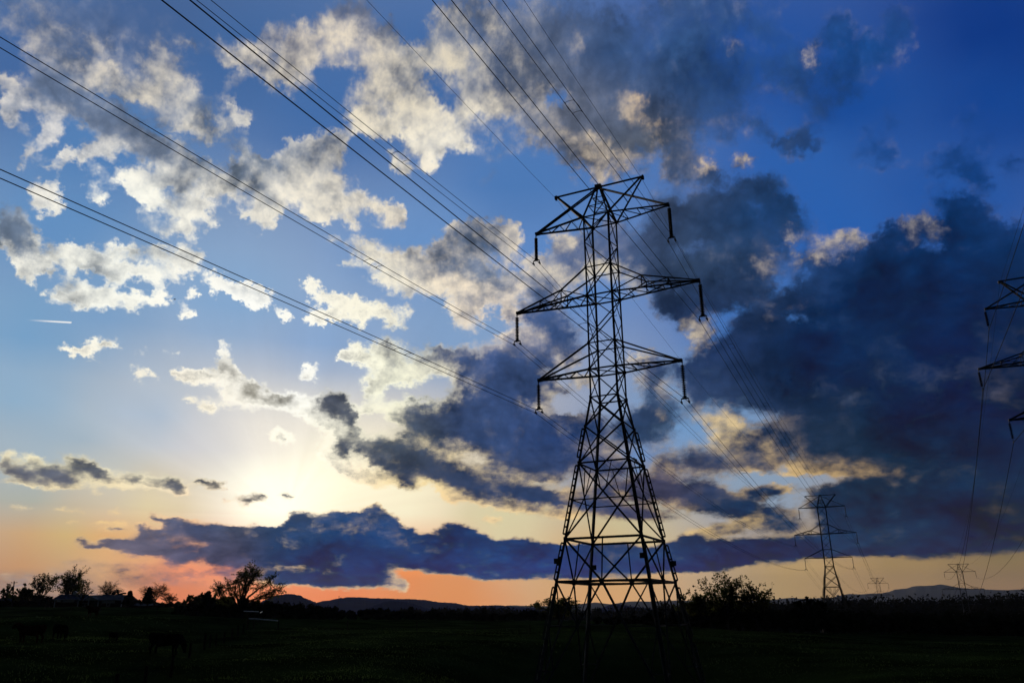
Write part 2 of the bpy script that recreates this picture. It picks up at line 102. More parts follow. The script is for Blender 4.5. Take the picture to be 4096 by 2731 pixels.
# sky, sunlit-cloud and shaded-cloud colours (8-bit display values) at places of the sky
CLEAR = '''20 60 69 104 157|150 20 69 99 147|240 60 66 103 156|330 110 69 109 166|100 150 84 128 181|60 230 99 143 192|30 330 119 160 198|100 300 123 159 198|20 400 143 174 200|150 420 173 189 207|60 440 160 180 196|200 440 205 205 209|260 440 232 226 216|300 480 255 248 222|270 490 255 253 235|20 500 172 176 166|60 530 206 176 120|20 550 206 154 104|20 590 150 110 100|420 250 104 144 196|330 330 135 165 204|450 330 128 159 198|520 180 77 121 180|600 140 73 117 180|560 270 90 134 195|620 470 99 137 191|750 60 35 80 155|850 100 28 75 150|1000 30 18 56 130|1000 100 24 68 143|800 170 45 95 170|950 200 38 85 160|830 230 42 95 172|430 80 64 104 161|800 575 176 147 102|900 575 150 126 86|1000 570 128 110 78|900 595 164 130 96|1000 595 152 120 92|600 585 218 165 110|600 560 205 165 112|450 585 226 146 86|400 575 234 140 78|330 588 238 128 72|180 588 228 126 80|270 590 236 126 70|500 520 215 205 165|400 500 248 238 204|620 520 200 190 150|760 484 135 155 178|360 480 255 246 215|700 420 110 150 195|760 320 60 110 180|230 300 133 167 205|850 590 168 136 98|20 470 166 180 188|100 480 196 196 186|150 500 222 205 165|120 540 222 170 112'''
LIT = '''60 50 215 205 191|140 80 238 226 202|60 130 232 228 223|200 150 250 243 228|120 200 255 254 241|330 40 238 224 200|400 90 236 224 198|500 60 214 203 182|450 140 250 243 225|600 100 188 180 171|650 110 255 217 159|620 160 227 206 174|740 50 203 190 178|850 60 198 185 172|1000 200 179 174 170|100 300 255 255 243|250 310 255 255 248|380 300 255 250 228|450 260 250 233 206|500 330 244 227 206|300 380 255 255 249|400 380 255 255 227|520 400 249 233 201|620 290 224 212 185|750 260 218 201 180|800 260 223 206 180|900 220 192 180 163|60 460 250 240 200|160 480 255 248 215|300 460 255 254 240|280 500 255 252 232|350 440 255 250 225|420 470 250 225 165|500 500 245 220 165|560 540 245 205 140|450 530 240 200 150|350 515 245 215 165|100 520 240 205 140|180 540 240 185 130|180 575 245 140 95|240 575 250 135 85|280 566 255 215 150|600 500 230 195 135|720 440 232 205 150|770 470 225 190 130|850 470 205 170 115|750 530 225 190 125|950 480 140 120 95|950 350 84 90 111|820 400 116 111 121'''
DARK = '''60 60 105 118 145|140 20 80 102 142|60 90 100 122 155|140 140 105 120 145|220 150 112 128 150|330 40 120 125 145|420 60 115 125 144|540 60 78 90 114|560 120 100 108 127|620 60 52 78 120|640 130 84 92 107|680 60 45 76 121|740 60 43 76 127|850 50 25 66 126|1000 150 22 64 128|900 170 24 66 128|700 110 36 66 111|760 210 27 57 98|100 250 105 120 138|20 240 100 116 138|250 290 170 178 185|480 270 105 122 149|600 250 72 88 124|560 320 58 82 127|700 260 52 71 100|740 250 32 55 89|850 280 11 36 74|950 250 11 39 80|950 350 7 29 67|820 350 10 34 71|700 330 32 52 92|900 400 9 32 64|1000 420 7 28 58|850 450 33 48 68|900 490 29 48 71|1000 500 23 39 61|950 530 8 32 61|760 520 27 55 89|500 380 55 76 120|560 430 42 64 111|480 430 49 68 107|400 440 74 84 97|330 400 70 76 90|270 385 130 125 110|60 460 86 92 104|160 480 90 92 95|250 500 110 105 90|420 480 52 62 87|560 480 52 64 94|650 500 73 67 87|650 430 46 66 98|120 550 62 76 110|200 530 56 68 98|260 530 20 57 98|350 540 14 55 102|450 550 14 55 105|550 560 14 57 109|650 560 13 52 96|740 565 14 50 88|300 570 20 58 106|380 575 30 54 100|60 590 96 88 108|120 570 128 112 118|160 585 100 92 116|230 582 96 88 116|20 570 112 98 110|980 535 40 52 76|880 540 40 54 80'''
T2P = 14.89

def s2l(v):
    v = np.asarray(v, float) / 255.0
    return np.where(v <= 0.04045, v / 12.92, ((v + 0.055) / 1.055) ** 2.4)

AZ0, AZ1, EL0, EL1 = -42.0, 42.0, -3.0, 48.0
EL_KNEE, EL_FINE, EL_WIDE = 14.0, .36, .80             # rows lie closer together near the horizon
N_FINE = (EL_KNEE - EL0) / EL_FINE
def aim(az, el):
    """angle of the sky (degrees) -> position in the 1024 x 682 tables above"""
    a, e = np.radians(az), np.radians(el)
    x, y, z = np.sin(a) * np.cos(e), np.cos(a) * np.cos(e), np.sin(e)
    fw = np.maximum(y * math.cos(PITCH) + z * math.sin(PITCH), .05)
    up = -y * math.sin(PITCH) + z * math.cos(PITCH)
    u, v = F_PX * x / fw, -F_PX * up / fw
    c, s = math.cos(-ROLL), math.sin(-ROLL)
    return 512 + c * u - s * v, 341 + s * u + c * v

def pix_angle(px, py):
    c, s = math.cos(ROLL), math.sin(ROLL)
    u, v = c * (px - 512) - s * (py - 341), s * (px - 512) + c * (py - 341)
    y, z = F_PX * math.cos(PITCH) + v * math.sin(PITCH), F_PX * math.sin(PITCH) - v * math.cos(PITCH)
    return math.degrees(math.atan2(u, y)), math.degrees(math.atan2(z, math.hypot(u, y)))

def poly_mask(poly, X, Y, soft):
    """1 inside the outline, falling off over +-soft"""
    P = np.array([(TILE[t][0] + x * T2P, TILE[t][1] + y * T2P) for t, x, y in poly])
    d = np.full(X.shape, 1e9); ins = np.zeros(X.shape, bool)
    for (x0, y0), (x1, y1) in zip(P, np.roll(P, -1, 0)):
        ex, ey = x1 - x0, y1 - y0
        t = np.clip(((X - x0) * ex + (Y - y0) * ey) / (ex * ex + ey * ey + 1e-9), 0, 1)
        d = np.minimum(d, np.hypot(X - x0 - t * ex, Y - y0 - t * ey))
        cr = ((y0 > Y) != (y1 > Y)) & (X < ex * (Y - y0) / (ey if abs(ey) > 1e-9 else 1e-9) + x0)
        ins ^= cr
    s = np.where(ins, d, -d) / soft
    s = np.clip(s * .5 + .5, 0, 1)
    return s * s * (3 - 2 * s)

def cloud_field(az, el):
    X, Y = aim(az, el)
    cov = np.zeros(X.shape); bri = np.full(X.shape, .5); shp = np.full(X.shape, .5)
    def over(m, c, l, s=None):
        nonlocal cov, bri
        cov = cov * (1 - m) + c * m; bri = bri * (1 - m) + l * m
    def strokes(txt):
        for item in txt.replace('\n', '|').split('|'):
            if not item.strip(): continue
            f = item.split(); t = f[0]; x, y, rx, ry, an, c, l = map(float, f[1:])
            cx, cy = TILE[t][0] + x * T2P, TILE[t][1] + y * T2P
            a = R(an); dx, dy = X - cx, Y - cy
            p, q = dx * math.cos(a) + dy * math.sin(a), -dx * math.sin(a) + dy * math.cos(a)
            ex = .20 if rx < .8 else .10                     # the smallest scraps lose most to the turbulence
            r = np.hypot(p / ((rx + ex) * T2P), q / ((ry + ex * .7) * T2P))
            over(np.clip(1.15 * np.exp(-.85 * r ** 2.4), 0, 1), c, l)
    over(poly_mask(MASS, X, Y, 9), .98, .03)
    strokes(STROKES)
    over(poly_mask(VEIL, X, Y, 7), .60, .12)
    over(poly_mask(BAND, X, Y, 2.2), .98, .05)
    strokes(LATE)
    # beyond the painted part the clouds thin out
    return cov, bri

def rim_field(az, el):
    """how crisp and gold-edged the clouds are: most towards the sun, hardly at all on the right"""
    X, Y = aim(az, el)
    r = np.clip((700 - X) / 220, 0, 1) * np.clip((Y + 20) / 320, 0, 1)
    return np.maximum(r, np.clip((Y - 400) / 90, 0, 1) * np.clip((930 - X) / 180, 0, 1))

def colour_field(txt, az, el, wid=55.0):
    X, Y = aim(az, el)
    num = np.zeros(X.shape + (3,)); den = np.zeros(X.shape)
    for item in txt.replace('\n', '').split('|'):
        x, y, r, g, b = map(float, item.split())
        d2 = (X - x) ** 2 + ((Y - y) * 1.5) ** 2
        w = 1.0 / (d2 + 12.0 ** 2) ** 1.6
        num += w[..., None] * s2l([r, g, b]); den += w
    return num / den[..., None]

HAZE_OD, HAZE_AIR = .0235, (.085, .075, .08)
world = bpy.data.worlds.new('World')
sc.world = world
world.use_nodes = True
NT = world.node_tree
NT.nodes.clear()
def nd(kind, **kw):
    n = NT.nodes.new(kind)
    for k, v in kw.items(): setattr(n, k, v)
    return n
def put(sock, v):
    if isinstance(v, bpy.types.NodeSocket): NT.links.new(v, sock)
    else: sock.default_value = v
def M(op, a, b=None, c=None, clamp=False):
    n = nd('ShaderNodeMath', operation=op, use_clamp=clamp)
    put(n.inputs[0], a)
    if b is not None: put(n.inputs[1], b)
    if c is not None: put(n.inputs[2], c)
    return n.outputs[0]
def V(op, a, b=None, c=None, scale=None, out=0):
    n = nd('ShaderNodeVectorMath', operation=op)
    put(n.inputs[0], a)
    if b is not None: put(n.inputs[1], b)
    if c is not None: put(n.inputs[2], c)
    if scale is not None: put(n.inputs['Scale'], scale)
    return n.outputs[out]
def mixc(f, a, b):
    n = nd('ShaderNodeMix', data_type='RGBA', clamp_factor=True)
    put(n.inputs[0], f); put(n.inputs[6], a); put(n.inputs[7], b)
    return n.outputs[2]
def comb(x, y, z=0.0):
    n = nd('ShaderNodeCombineXYZ')
    for s, v in zip(n.inputs, (x, y, z)): put(s, v)
    return n.outputs[0]
def sepx(v):
    n = nd('ShaderNodeSeparateXYZ'); put(n.inputs[0], v); return n.outputs
def smooth(x, a, b):
    n = nd('ShaderNodeMapRange', interpolation_type='SMOOTHSTEP', clamp=True)
    put(n.inputs[0], x); put(n.inputs[1], a); put(n.inputs[2], b)
    return n.outputs[0]
def noise(v, scale, detail=5.0, rough=.55, color=False, dist=0.0):
    n = nd('ShaderNodeTexNoise', noise_dimensions='3D')
    put(n.inputs['Vector'], v); put(n.inputs['Scale'], scale); put(n.inputs['Detail'], detail)
    put(n.inputs['Roughness'], rough); put(n.inputs['Distortion'], dist)
    return n.outputs['Color' if color else 'Fac']
def table(u, v, fn, rows, pts, els=None):
    """a smooth function of the sky's angles, kept row by row in curve nodes (u, v in 0..1)"""
    us = np.linspace(0, 1, pts)
    acc = None
    uc = nd('ShaderNodeCombineColor')
    for k in range(3): put(uc.inputs[k], u)
    uvec = uc.outputs[0]
    vv = v if els is not None else M('MULTIPLY', v, float(rows - 1))
    for i in range(rows):
        el = els[i] if els is not None else EL0 + (EL1 - EL0) * i / (rows - 1)
        vals = np.clip(fn(AZ0 + (AZ1 - AZ0) * us, np.full(pts, el)), 0, 1)
        n = nd('ShaderNodeRGBCurve')
        mp = n.mapping
        for ch in range(3):
            cu = mp.curves[ch].points
            y = vals[:, ch]
            keep = [0]
            for k in range(1, pts - 1):                  # leave out points a straight line already gives
                if abs(y[k] - y[k - 1]) > 2e-4 or abs(y[k + 1] - y[k]) > 2e-4: keep.append(k)
            cu[0].location = (0, float(y[0])); cu[1].location = (1, float(y[-1]))
            for k in keep[1:]:
                cu.new(float(us[k]), float(y[k]))
            for p in cu: p.handle_type = 'VECTOR'
        mp.update()
        if acc is None: put(n.inputs['Color'], uvec)
        else:                                            # tie each row to the one before it, so that few values are held at once
            put(n.inputs['Color'], mixc(1e-6, uvec, acc))
        w = M('SUBTRACT', 1.0, M('ABSOLUTE', M('SUBTRACT', vv, float(i))), clamp=True)
        a = nd('ShaderNodeMix', data_type='RGBA', blend_type='ADD', clamp_factor=True)
        put(a.inputs[0], w); put(a.inputs[6], acc if acc is not None else (0, 0, 0, 1)); put(a.inputs[7], n.outputs[0])
        acc = a.outputs[2]
    return acc

dirv = nd('ShaderNodeTexCoord').outputs['Generated']
dirn = V('NORMALIZE', dirv)
dx, dy, dz = sepx(dirn)
az = M('MULTIPLY', M('ARCTAN2', dx, dy), 180 / math.pi)
el = M('MULTIPLY', M('ARCSINE', dz), 180 / math.pi)
# turbulence: finer and flatter towards the horizon
low = smooth(el, 22.0, 1.0)
vs = M('ADD', el, M('MULTIPLY', M('SUBTRACT', 1.0, M('EXPONENT', M('MULTIPLY', M('MAXIMUM', el, -3.0), -1 / 9.0))), 14.0))
q = comb(M('MULTIPLY', az, .1), M('MULTIPLY', vs, .1), 0.0)
w1 = V('SUBTRACT', noise(q, 1.6, 3.0, .55, True), (.5, .5, .5))
w2 = V('SUBTRACT', noise(V('ADD', q, (7.3, 2.1, 4.0)), 5.5, 6.0, .62, True), (.5, .5, .5))
wx1, wy1, _ = sepx(w1)
wx2, wy2, _ = sepx(w2)
w3 = V('SUBTRACT', noise(V('ADD', q, (2.9, 6.6, 1.0)), 17.0, 4.0, .6, True), (.5, .5, .5))
wx3, wy3, _ = sepx(w3)
shrink = M('SUBTRACT', 1.0, M('MULTIPLY', low, .80))
shrink3 = M('SUBTRACT', 1.0, M('MULTIPLY', low, .45))
azw = M('ADD', az, M('ADD', M('MULTIPLY', M('ADD', M('MULTIPLY', wx1, 1.3), M('MULTIPLY', wx2, 2.3)), shrink), M('MULTIPLY', M('MULTIPLY', wx3, 1.5), shrink3)))
elw = M('ADD', el, M('ADD', M('MULTIPLY', M('ADD', M('MULTIPLY', wy1, 1.0), M('MULTIPLY', wy2, 2.0)), M('MULTIPLY', shrink, shrink)), M('MULTIPLY', M('MULTIPLY', wy3, 1.4), M('MULTIPLY', shrink3, shrink3))))
def unit(a, a0, a1):
    return M('DIVIDE', M('SUBTRACT', a, a0), a1 - a0, clamp=True)
def cl_fn(a, e):
    c, l = cloud_field(a, e)
    # light from the low sun: the side of a cloud turned to it is brighter than the side behind
    ta, te = math.degrees(SUN_AZ) - a, math.degrees(SUN_EL) - e
    tn = np.maximum(np.hypot(ta, te), .5); st = np.minimum(tn * .25, 1.6)
    c1, _ = cloud_field(a + ta / tn * st, e + te / tn * st); c2, _ = cloud_field(a + ta / tn * st * 2, e + te / tn * st * 2)
    occ = np.clip(.65 * c1 + .35 * c2, 0, 1)
    l = np.clip(l * (1.22 - .50 * occ), 0, 1)
    return np.stack([c, l, rim_field(a, e)], -1)
N_ROWS = int(N_FINE + (EL1 - EL_KNEE) / EL_WIDE) + 1
ELS = [EL0 + i * EL_FINE if i <= N_FINE else EL_KNEE + (i - N_FINE) * EL_WIDE for i in range(N_ROWS)]
elc = M('MAXIMUM', elw, EL0)
vrow = M('ADD', M('DIVIDE', M('SUBTRACT', M('MINIMUM', elc, EL_KNEE), EL0), EL_FINE), M('DIVIDE', M('MAXIMUM', M('SUBTRACT', elc, EL_KNEE), 0.0), EL_WIDE))
CL = table(unit(azw, AZ0, AZ1), M('MINIMUM', vrow, float(N_ROWS - 1)), cl_fn, N_ROWS, 240, ELS)
cls = nd('ShaderNodeSeparateColor'); put(cls.inputs[0], CL)
cov, bri = cls.outputs[0], cls.outputs[1]
u0, v0 = unit(az, AZ0, AZ1), unit(el, EL0, EL1)
clear = table(u0, v0, lambda a, e: colour_field(CLEAR, a, e), 27, 40)
lit = table(u0, v0, lambda a, e: colour_field(LIT, a, e), 18, 34)
dark = table(u0, v0, lambda a, e: colour_field(DARK, a, e), 18, 34)
# cloud matter: cover eaten into by billows
rim = cls.outputs[2]
qa = V('ADD', q, (1.7, 9.2, 3.1))
n1 = M('SUBTRACT', noise(qa, 3.6, 9.0, .64, False, .25), .49)
tsx, tsy = M('SUBTRACT', math.degrees(SUN_AZ), az), M('SUBTRACT', math.degrees(SUN_EL), el)
toward = V('NORMALIZE', comb(tsx, tsy, 0.0))
qb = V('ADD', q, (3.3, 5.2, 6.1))
relief = M('SUBTRACT', noise(qb, 5.0, 5.0, .6), noise(V('ADD', qb, V('SCALE', toward, scale=.07)), 5.0, 5.0, .6))
n2 = M('SUBTRACT', noise(V('ADD', q, (4.7, 3.2, 8.1)), 2.3, 5.0, .56, False, .35), .5)
qc = V('ADD', q, (2.2, 4.9, 7.4))
bil = M('ADD', M('MULTIPLY', M('ABSOLUTE', M('SUBTRACT', noise(qc, 6.0, 1.0, .5), .5)), 2.0), M('MULTIPLY', M('ABSOLUTE', M('SUBTRACT', noise(qc, 14.0, 2.0, .5), .5)), 1.3))
bil = M('SUBTRACT', bil, .34)
nlow = noise(V('ADD', q, (5.1, 7.7, 2.2)), 1.1, 2.0, .5)
n3 = M('MULTIPLY', M('SUBTRACT', noise(V('ADD', q, (8.3, 1.2, 5.1)), 15.0, 5.0, .68), .48), M('ADD', .35, M('MULTIPLY', low, .8)))
edge_w = M('MULTIPLY', cov, M('SUBTRACT', 1.22, cov))
dens = M('ADD', cov, M('ADD', M('MULTIPLY', n1, M('ADD', .12, M('MULTIPLY', edge_w, 2.7))), M('MULTIPLY', M('ADD', M('MULTIPLY', n3, 1.1), M('MULTIPLY', bil, .9)), edge_w)))
softer = M('MULTIPLY', smooth(nlow, .42, .66), .22)
lo = M('SUBTRACT', M('ADD', .17, M('MULTIPLY', rim, .20)), M('MULTIPLY', softer, .7))
hi = M('ADD', M('SUBTRACT', .93, M('MULTIPLY', rim, .24)), softer)
alpha = smooth(dens, lo, hi)
near_sun = M('POWER', M('MAXIMUM', V('DOT_PRODUCT', dirn, tuple(SUN_DIR), out=1), 0.0), 22.0)
thin = M('MULTIPLY', M('SUBTRACT', 1.0, smooth(dens, .58, 1.06)), rim)
gain = M('ADD', .34, M('MULTIPLY', smooth(bri, .0, .5), .66))
lum = M('ADD', M('SUBTRACT', bri, .20), M('MULTIPLY', gain, M('ADD', M('ADD', M('MULTIPLY', n2, 2.1), M('ADD', M('MULTIPLY', n1, .45), M('MULTIPLY', bil, .35))), M('MULTIPLY', relief, 1.4))))
lum = M('ADD', lum, M('MULTIPLY', thin, M('ADD', .34, M('MULTIPLY', near_sun, .5))))
fleck = M('MULTIPLY', smooth(M('ADD', n1, M('MULTIPLY', n3, .5)), .08, .28), M('MULTIPLY', M('SUBTRACT', .9, bri), M('MULTIPLY', rim, .22)))
lum = M('ADD', lum, fleck)
lum = smooth(lum, -.10, 1.28)
dark = V('SCALE', dark, scale=M('MAXIMUM', .45, M('ADD', 1.0, M('ADD', M('MULTIPLY', n2, 2.2), M('ADD', M('MULTIPLY', n1, .5), M('MULTIPLY', bil, .5))))))
cloud = mixc(lum, dark, lit)
sky = mixc(alpha, clear, cloud)
# the glow round the sun, behind the cloud bank
sa = V('DOT_PRODUCT', dirn, tuple(SUN_DIR), out=1)
glow = M('POWER', M('MAXIMUM', sa, 0.0), 110.0)
glow2 = M('POWER', M('MAXIMUM', sa, 0.0), 520.0)
# faint rays fanning out from behind the bank
fan = M('ARCTAN2', M('SUBTRACT', el, math.degrees(SUN_EL)), M('SUBTRACT', az, math.degrees(SUN_AZ)))
rays = M('MULTIPLY', M('SUBTRACT', noise(comb(fan, 0.0, 3.0), 5.0, 3.0, .6), .5), M('MULTIPLY', M('POWER', M('MAXIMUM', sa, 0.0), 14.0), .22))
sky = V('SCALE', sky, scale=M('ADD', 1.0, rays))
opaq = M('MULTIPLY', alpha, M('SUBTRACT', 1.0, lum))
through = M('SUBTRACT', 1.0, opaq)
gl = V('SCALE', (1.0, .86, .58), scale=M('MULTIPLY', M('ADD', M('MULTIPLY', glow, .07), M('MULTIPLY', glow2, .22)), through))
sky = V('ADD', sky, gl)
# a short vapour trail, left of centre
TRAIL = [pix_angle(24, 319.3), pix_angle(71.5, 322.1)]
tt = M('DIVIDE', M('SUBTRACT', az, TRAIL[0][0]), TRAIL[1][0] - TRAIL[0][0])
tl = M('ADD', TRAIL[0][1], M('MULTIPLY', tt, TRAIL[1][1] - TRAIL[0][1]))
on = M('MULTIPLY', smooth(tt, 0.0, .75), M('LESS_THAN', tt, 1.0))
on = M('MULTIPLY', on, smooth(M('ABSOLUTE', M('SUBTRACT', el, tl)), .075, .02))
sky = mixc(M('MULTIPLY', on, .9), sky, (.92, .90, .86, 1))
# physical sky for the rest of the dome (behind and overhead)
nsk = nd('ShaderNodeTexSky', sky_type='NISHITA', sun_disc=False, sun_elevation=SUN_EL, sun_rotation=SUN_AZ)
hz_t = M('EXPONENT', M('DIVIDE', -HAZE_OD, M('MAXIMUM', dz, .05)))       # share of the sky's light that the valley haze lets through
sky = V('MAXIMUM', V('SUBTRACT', sky, V('SCALE', HAZE_AIR, scale=M('SUBTRACT', 1.0, hz_t))), (.0006, .001, .002))
sky = V('SCALE', sky, scale=M('DIVIDE', 1.0, hz_t))
front = M('MULTIPLY', smooth(M('ABSOLUTE', az), 60.0, 41.0), smooth(el, 60.0, 46.0))
bg_out = V('MULTIPLY', V('SCALE', nsk.outputs[0], scale=0.012), (.30, .40, .62))
sky = mixc(front, bg_out, sky)
bgn = nd('ShaderNodeBackground')
put(bgn.inputs['Color'], sky); put(bgn.inputs['Strength'], 1.0)
NT.links.new(bgn.outputs[0], nd('ShaderNodeOutputWorld').inputs['Surface'])
world.cycles.sampling_method = 'MANUAL'
world.cycles.sample_map_resolution = 256

# ------------------------------------------------------------------ sun (veiled by the cloud bank)
sl = bpy.data.lights.new('sun', 'SUN')
sl.energy, sl.angle, sl.color = 0.9, R(3.0), (1.0, .82, .60)
sun = bpy.data.objects.new('sun', sl)
C.objects.link(sun)
sun.rotation_euler = SUN_DIR.to_track_quat('Z', 'Y').to_euler()

# ------------------------------------------------------------------ helpers
def ray(px, py):
    """direction of a place given in the 1024 x 682 tables"""
    c, s = math.cos(ROLL), math.sin(ROLL)
    u0, v0 = px - 512, py - 341
    u, v = c * u0 - s * v0, s * u0 + c * v0
    y = F_PX * math.cos(PITCH) + v * math.sin(PITCH)
    z = F_PX * math.sin(PITCH) - v * math.cos(PITCH)
    return Vector((u, y, z))
def at(px, py, dist):
    r = ray(px, py)
    return r * (dist / r.y)
def pixel(p):
    fw = p[1] * math.cos(PITCH) + p[2] * math.sin(PITCH)
    up = -p[1] * math.sin(PITCH) + p[2] * math.cos(PITCH)
    u, v = F_PX * p[0] / fw, -F_PX * up / fw
    c, s = math.cos(-ROLL), math.sin(-ROLL)
    return 512 + c * u - s * v, 341 + s * u + c * v

def mat(name, col, col2=None, scale=6.0, rough=.7, metal=0.0, bump=0.0, detail=5.0, spec=.5, trans=0.0):
    m = bpy.data.materials.new(name); m.use_nodes = True
    t = m.node_tree; b = t.nodes['Principled BSDF']
    b.inputs['Roughness'].default_value = rough; b.inputs['Metallic'].default_value = metal
    b.inputs['Specular IOR Level'].default_value = spec
    tc = t.nodes.new('ShaderNodeTexCoord')
    n = t.nodes.new('ShaderNodeTexNoise'); n.inputs['Scale'].default_value = scale; n.inputs['Detail'].default_value = detail
    t.links.new(tc.outputs['Object'], n.inputs['Vector'])
    r = t.nodes.new('ShaderNodeValToRGB')
    r.color_ramp.elements[0].position, r.color_ramp.elements[1].position = .36, .66
    col2 = col2 or tuple(c * .6 for c in col)
    r.color_ramp.elements[0].color = (*col2, 1); r.color_ramp.elements[1].color = (*col, 1)
    t.links.new(n.outputs['Fac'], r.inputs[0]); t.links.new(r.outputs[0], b.inputs['Base Color'])
    if bump:
        bp = t.nodes.new('ShaderNodeBump'); bp.inputs['Strength'].default_value = bump
        t.links.new(n.outputs['Fac'], bp.inputs['Height']); t.links.new(bp.outputs[0], b.inputs['Normal'])
    return m
MAT = dict(
    steel=mat('weathered_steel', (.085, .092, .10), (.045, .05, .055), 3, .62, .35),
    wire=mat('aluminium_wire', (.035, .037, .04), (.02, .022, .024), 4, .8, 0, spec=.1),
    glass=mat('insulator_porcelain', (.035, .028, .024), (.02, .016, .014), 9, .25),
    plate=mat('sign_enamel', (.06, .06, .055), (.03, .03, .03), 5, .5),
    bark=mat('bark', (.030, .025, .021), (.014, .012, .010), 5, .9, 0, .3, spec=0.0),
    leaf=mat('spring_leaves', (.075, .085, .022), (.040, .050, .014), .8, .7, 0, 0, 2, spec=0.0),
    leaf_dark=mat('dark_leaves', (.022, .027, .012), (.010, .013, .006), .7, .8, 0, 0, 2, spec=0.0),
    needle=mat('needles', (.014, .022, .012), (.008, .012, .007), 1.5, .8, 0, 0, 2, spec=0.0),
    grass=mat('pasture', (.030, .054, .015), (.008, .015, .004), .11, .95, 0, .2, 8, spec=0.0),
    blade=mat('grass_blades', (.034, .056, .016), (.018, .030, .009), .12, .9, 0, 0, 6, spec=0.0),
    hill=mat('hazed_wooded_hill', (.004, .026, .15), (.003, .019, .11), .012, 1, 0, 0, 8, spec=0.0),  # blue of the distant air is put into the hills' base colour
    far=mat('hazed_far_mountain', (.15, .14, .14), (.12, .11, .11), .002, 1, 0, 0, 6, spec=0.0),  # base colour lightened to carry part of the distance haze
    post=mat('weathered_wood', (.045, .038, .030), (.022, .018, .014), 8, .9, 0, .3, spec=0.0),
    fwire=mat('fence_wire', (.028, .03, .028), (.018, .02, .018), 10, .8, 0, spec=.0),
    pipe=mat('galvanised_pipe', (.62, .64, .66), (.5, .52, .54), 6, .35, .6),
    white=mat('white_trim', (.62, .64, .66), (.5, .52, .54), 4, .6),
    roof=mat('metal_roof', (.07, .10, .15), (.05, .07, .11), 3, .75, 0, spec=.1),
    brick=mat('dark_brick', (.05, .026, .022), (.03, .018, .016), 9, .9, spec=0.0),
    window=mat('window_glass', (.02, .025, .03), (.015, .018, .02), 2, .15),
    cow_red=mat('red_brown_hide', (.055, .018, .010), (.03, .010, .006), 3, .8, spec=0.0),
    cow_black=mat('black_hide', (.010, .009, .009), (.006, .006, .006), 3, .7, spec=0.0),
    bird=mat('dark_plumage', (.012, .012, .014), (.008, .008, .01), 9, .7),
    tank=mat('pale_blue_tank', (.35, .42, .52), (.28, .34, .44), .2, .5),
)

for key in ('leaf', 'blade'):
    t = MAT[key].node_tree; b = t.nodes['Principled BSDF']; out = t.nodes['Material Output']
    tr = t.nodes.new('ShaderNodeBsdfTranslucent'); mx = t.nodes.new('ShaderNodeMixShader'); mx.inputs[0].default_value = .5
    src = b.inputs['Base Color'].links[0].from_socket
    hs = t.nodes.new('ShaderNodeHueSaturation'); hs.inputs['Value'].default_value = 1.8
    t.links.new(src, hs.inputs['Color']); t.links.new(hs.outputs[0], tr.inputs['Color'])
    t.links.new(b.outputs[0], mx.inputs[1]); t.links.new(tr.outputs[0], mx.inputs[2]); t.links.new(mx.outputs[0], out.inputs['Surface'])

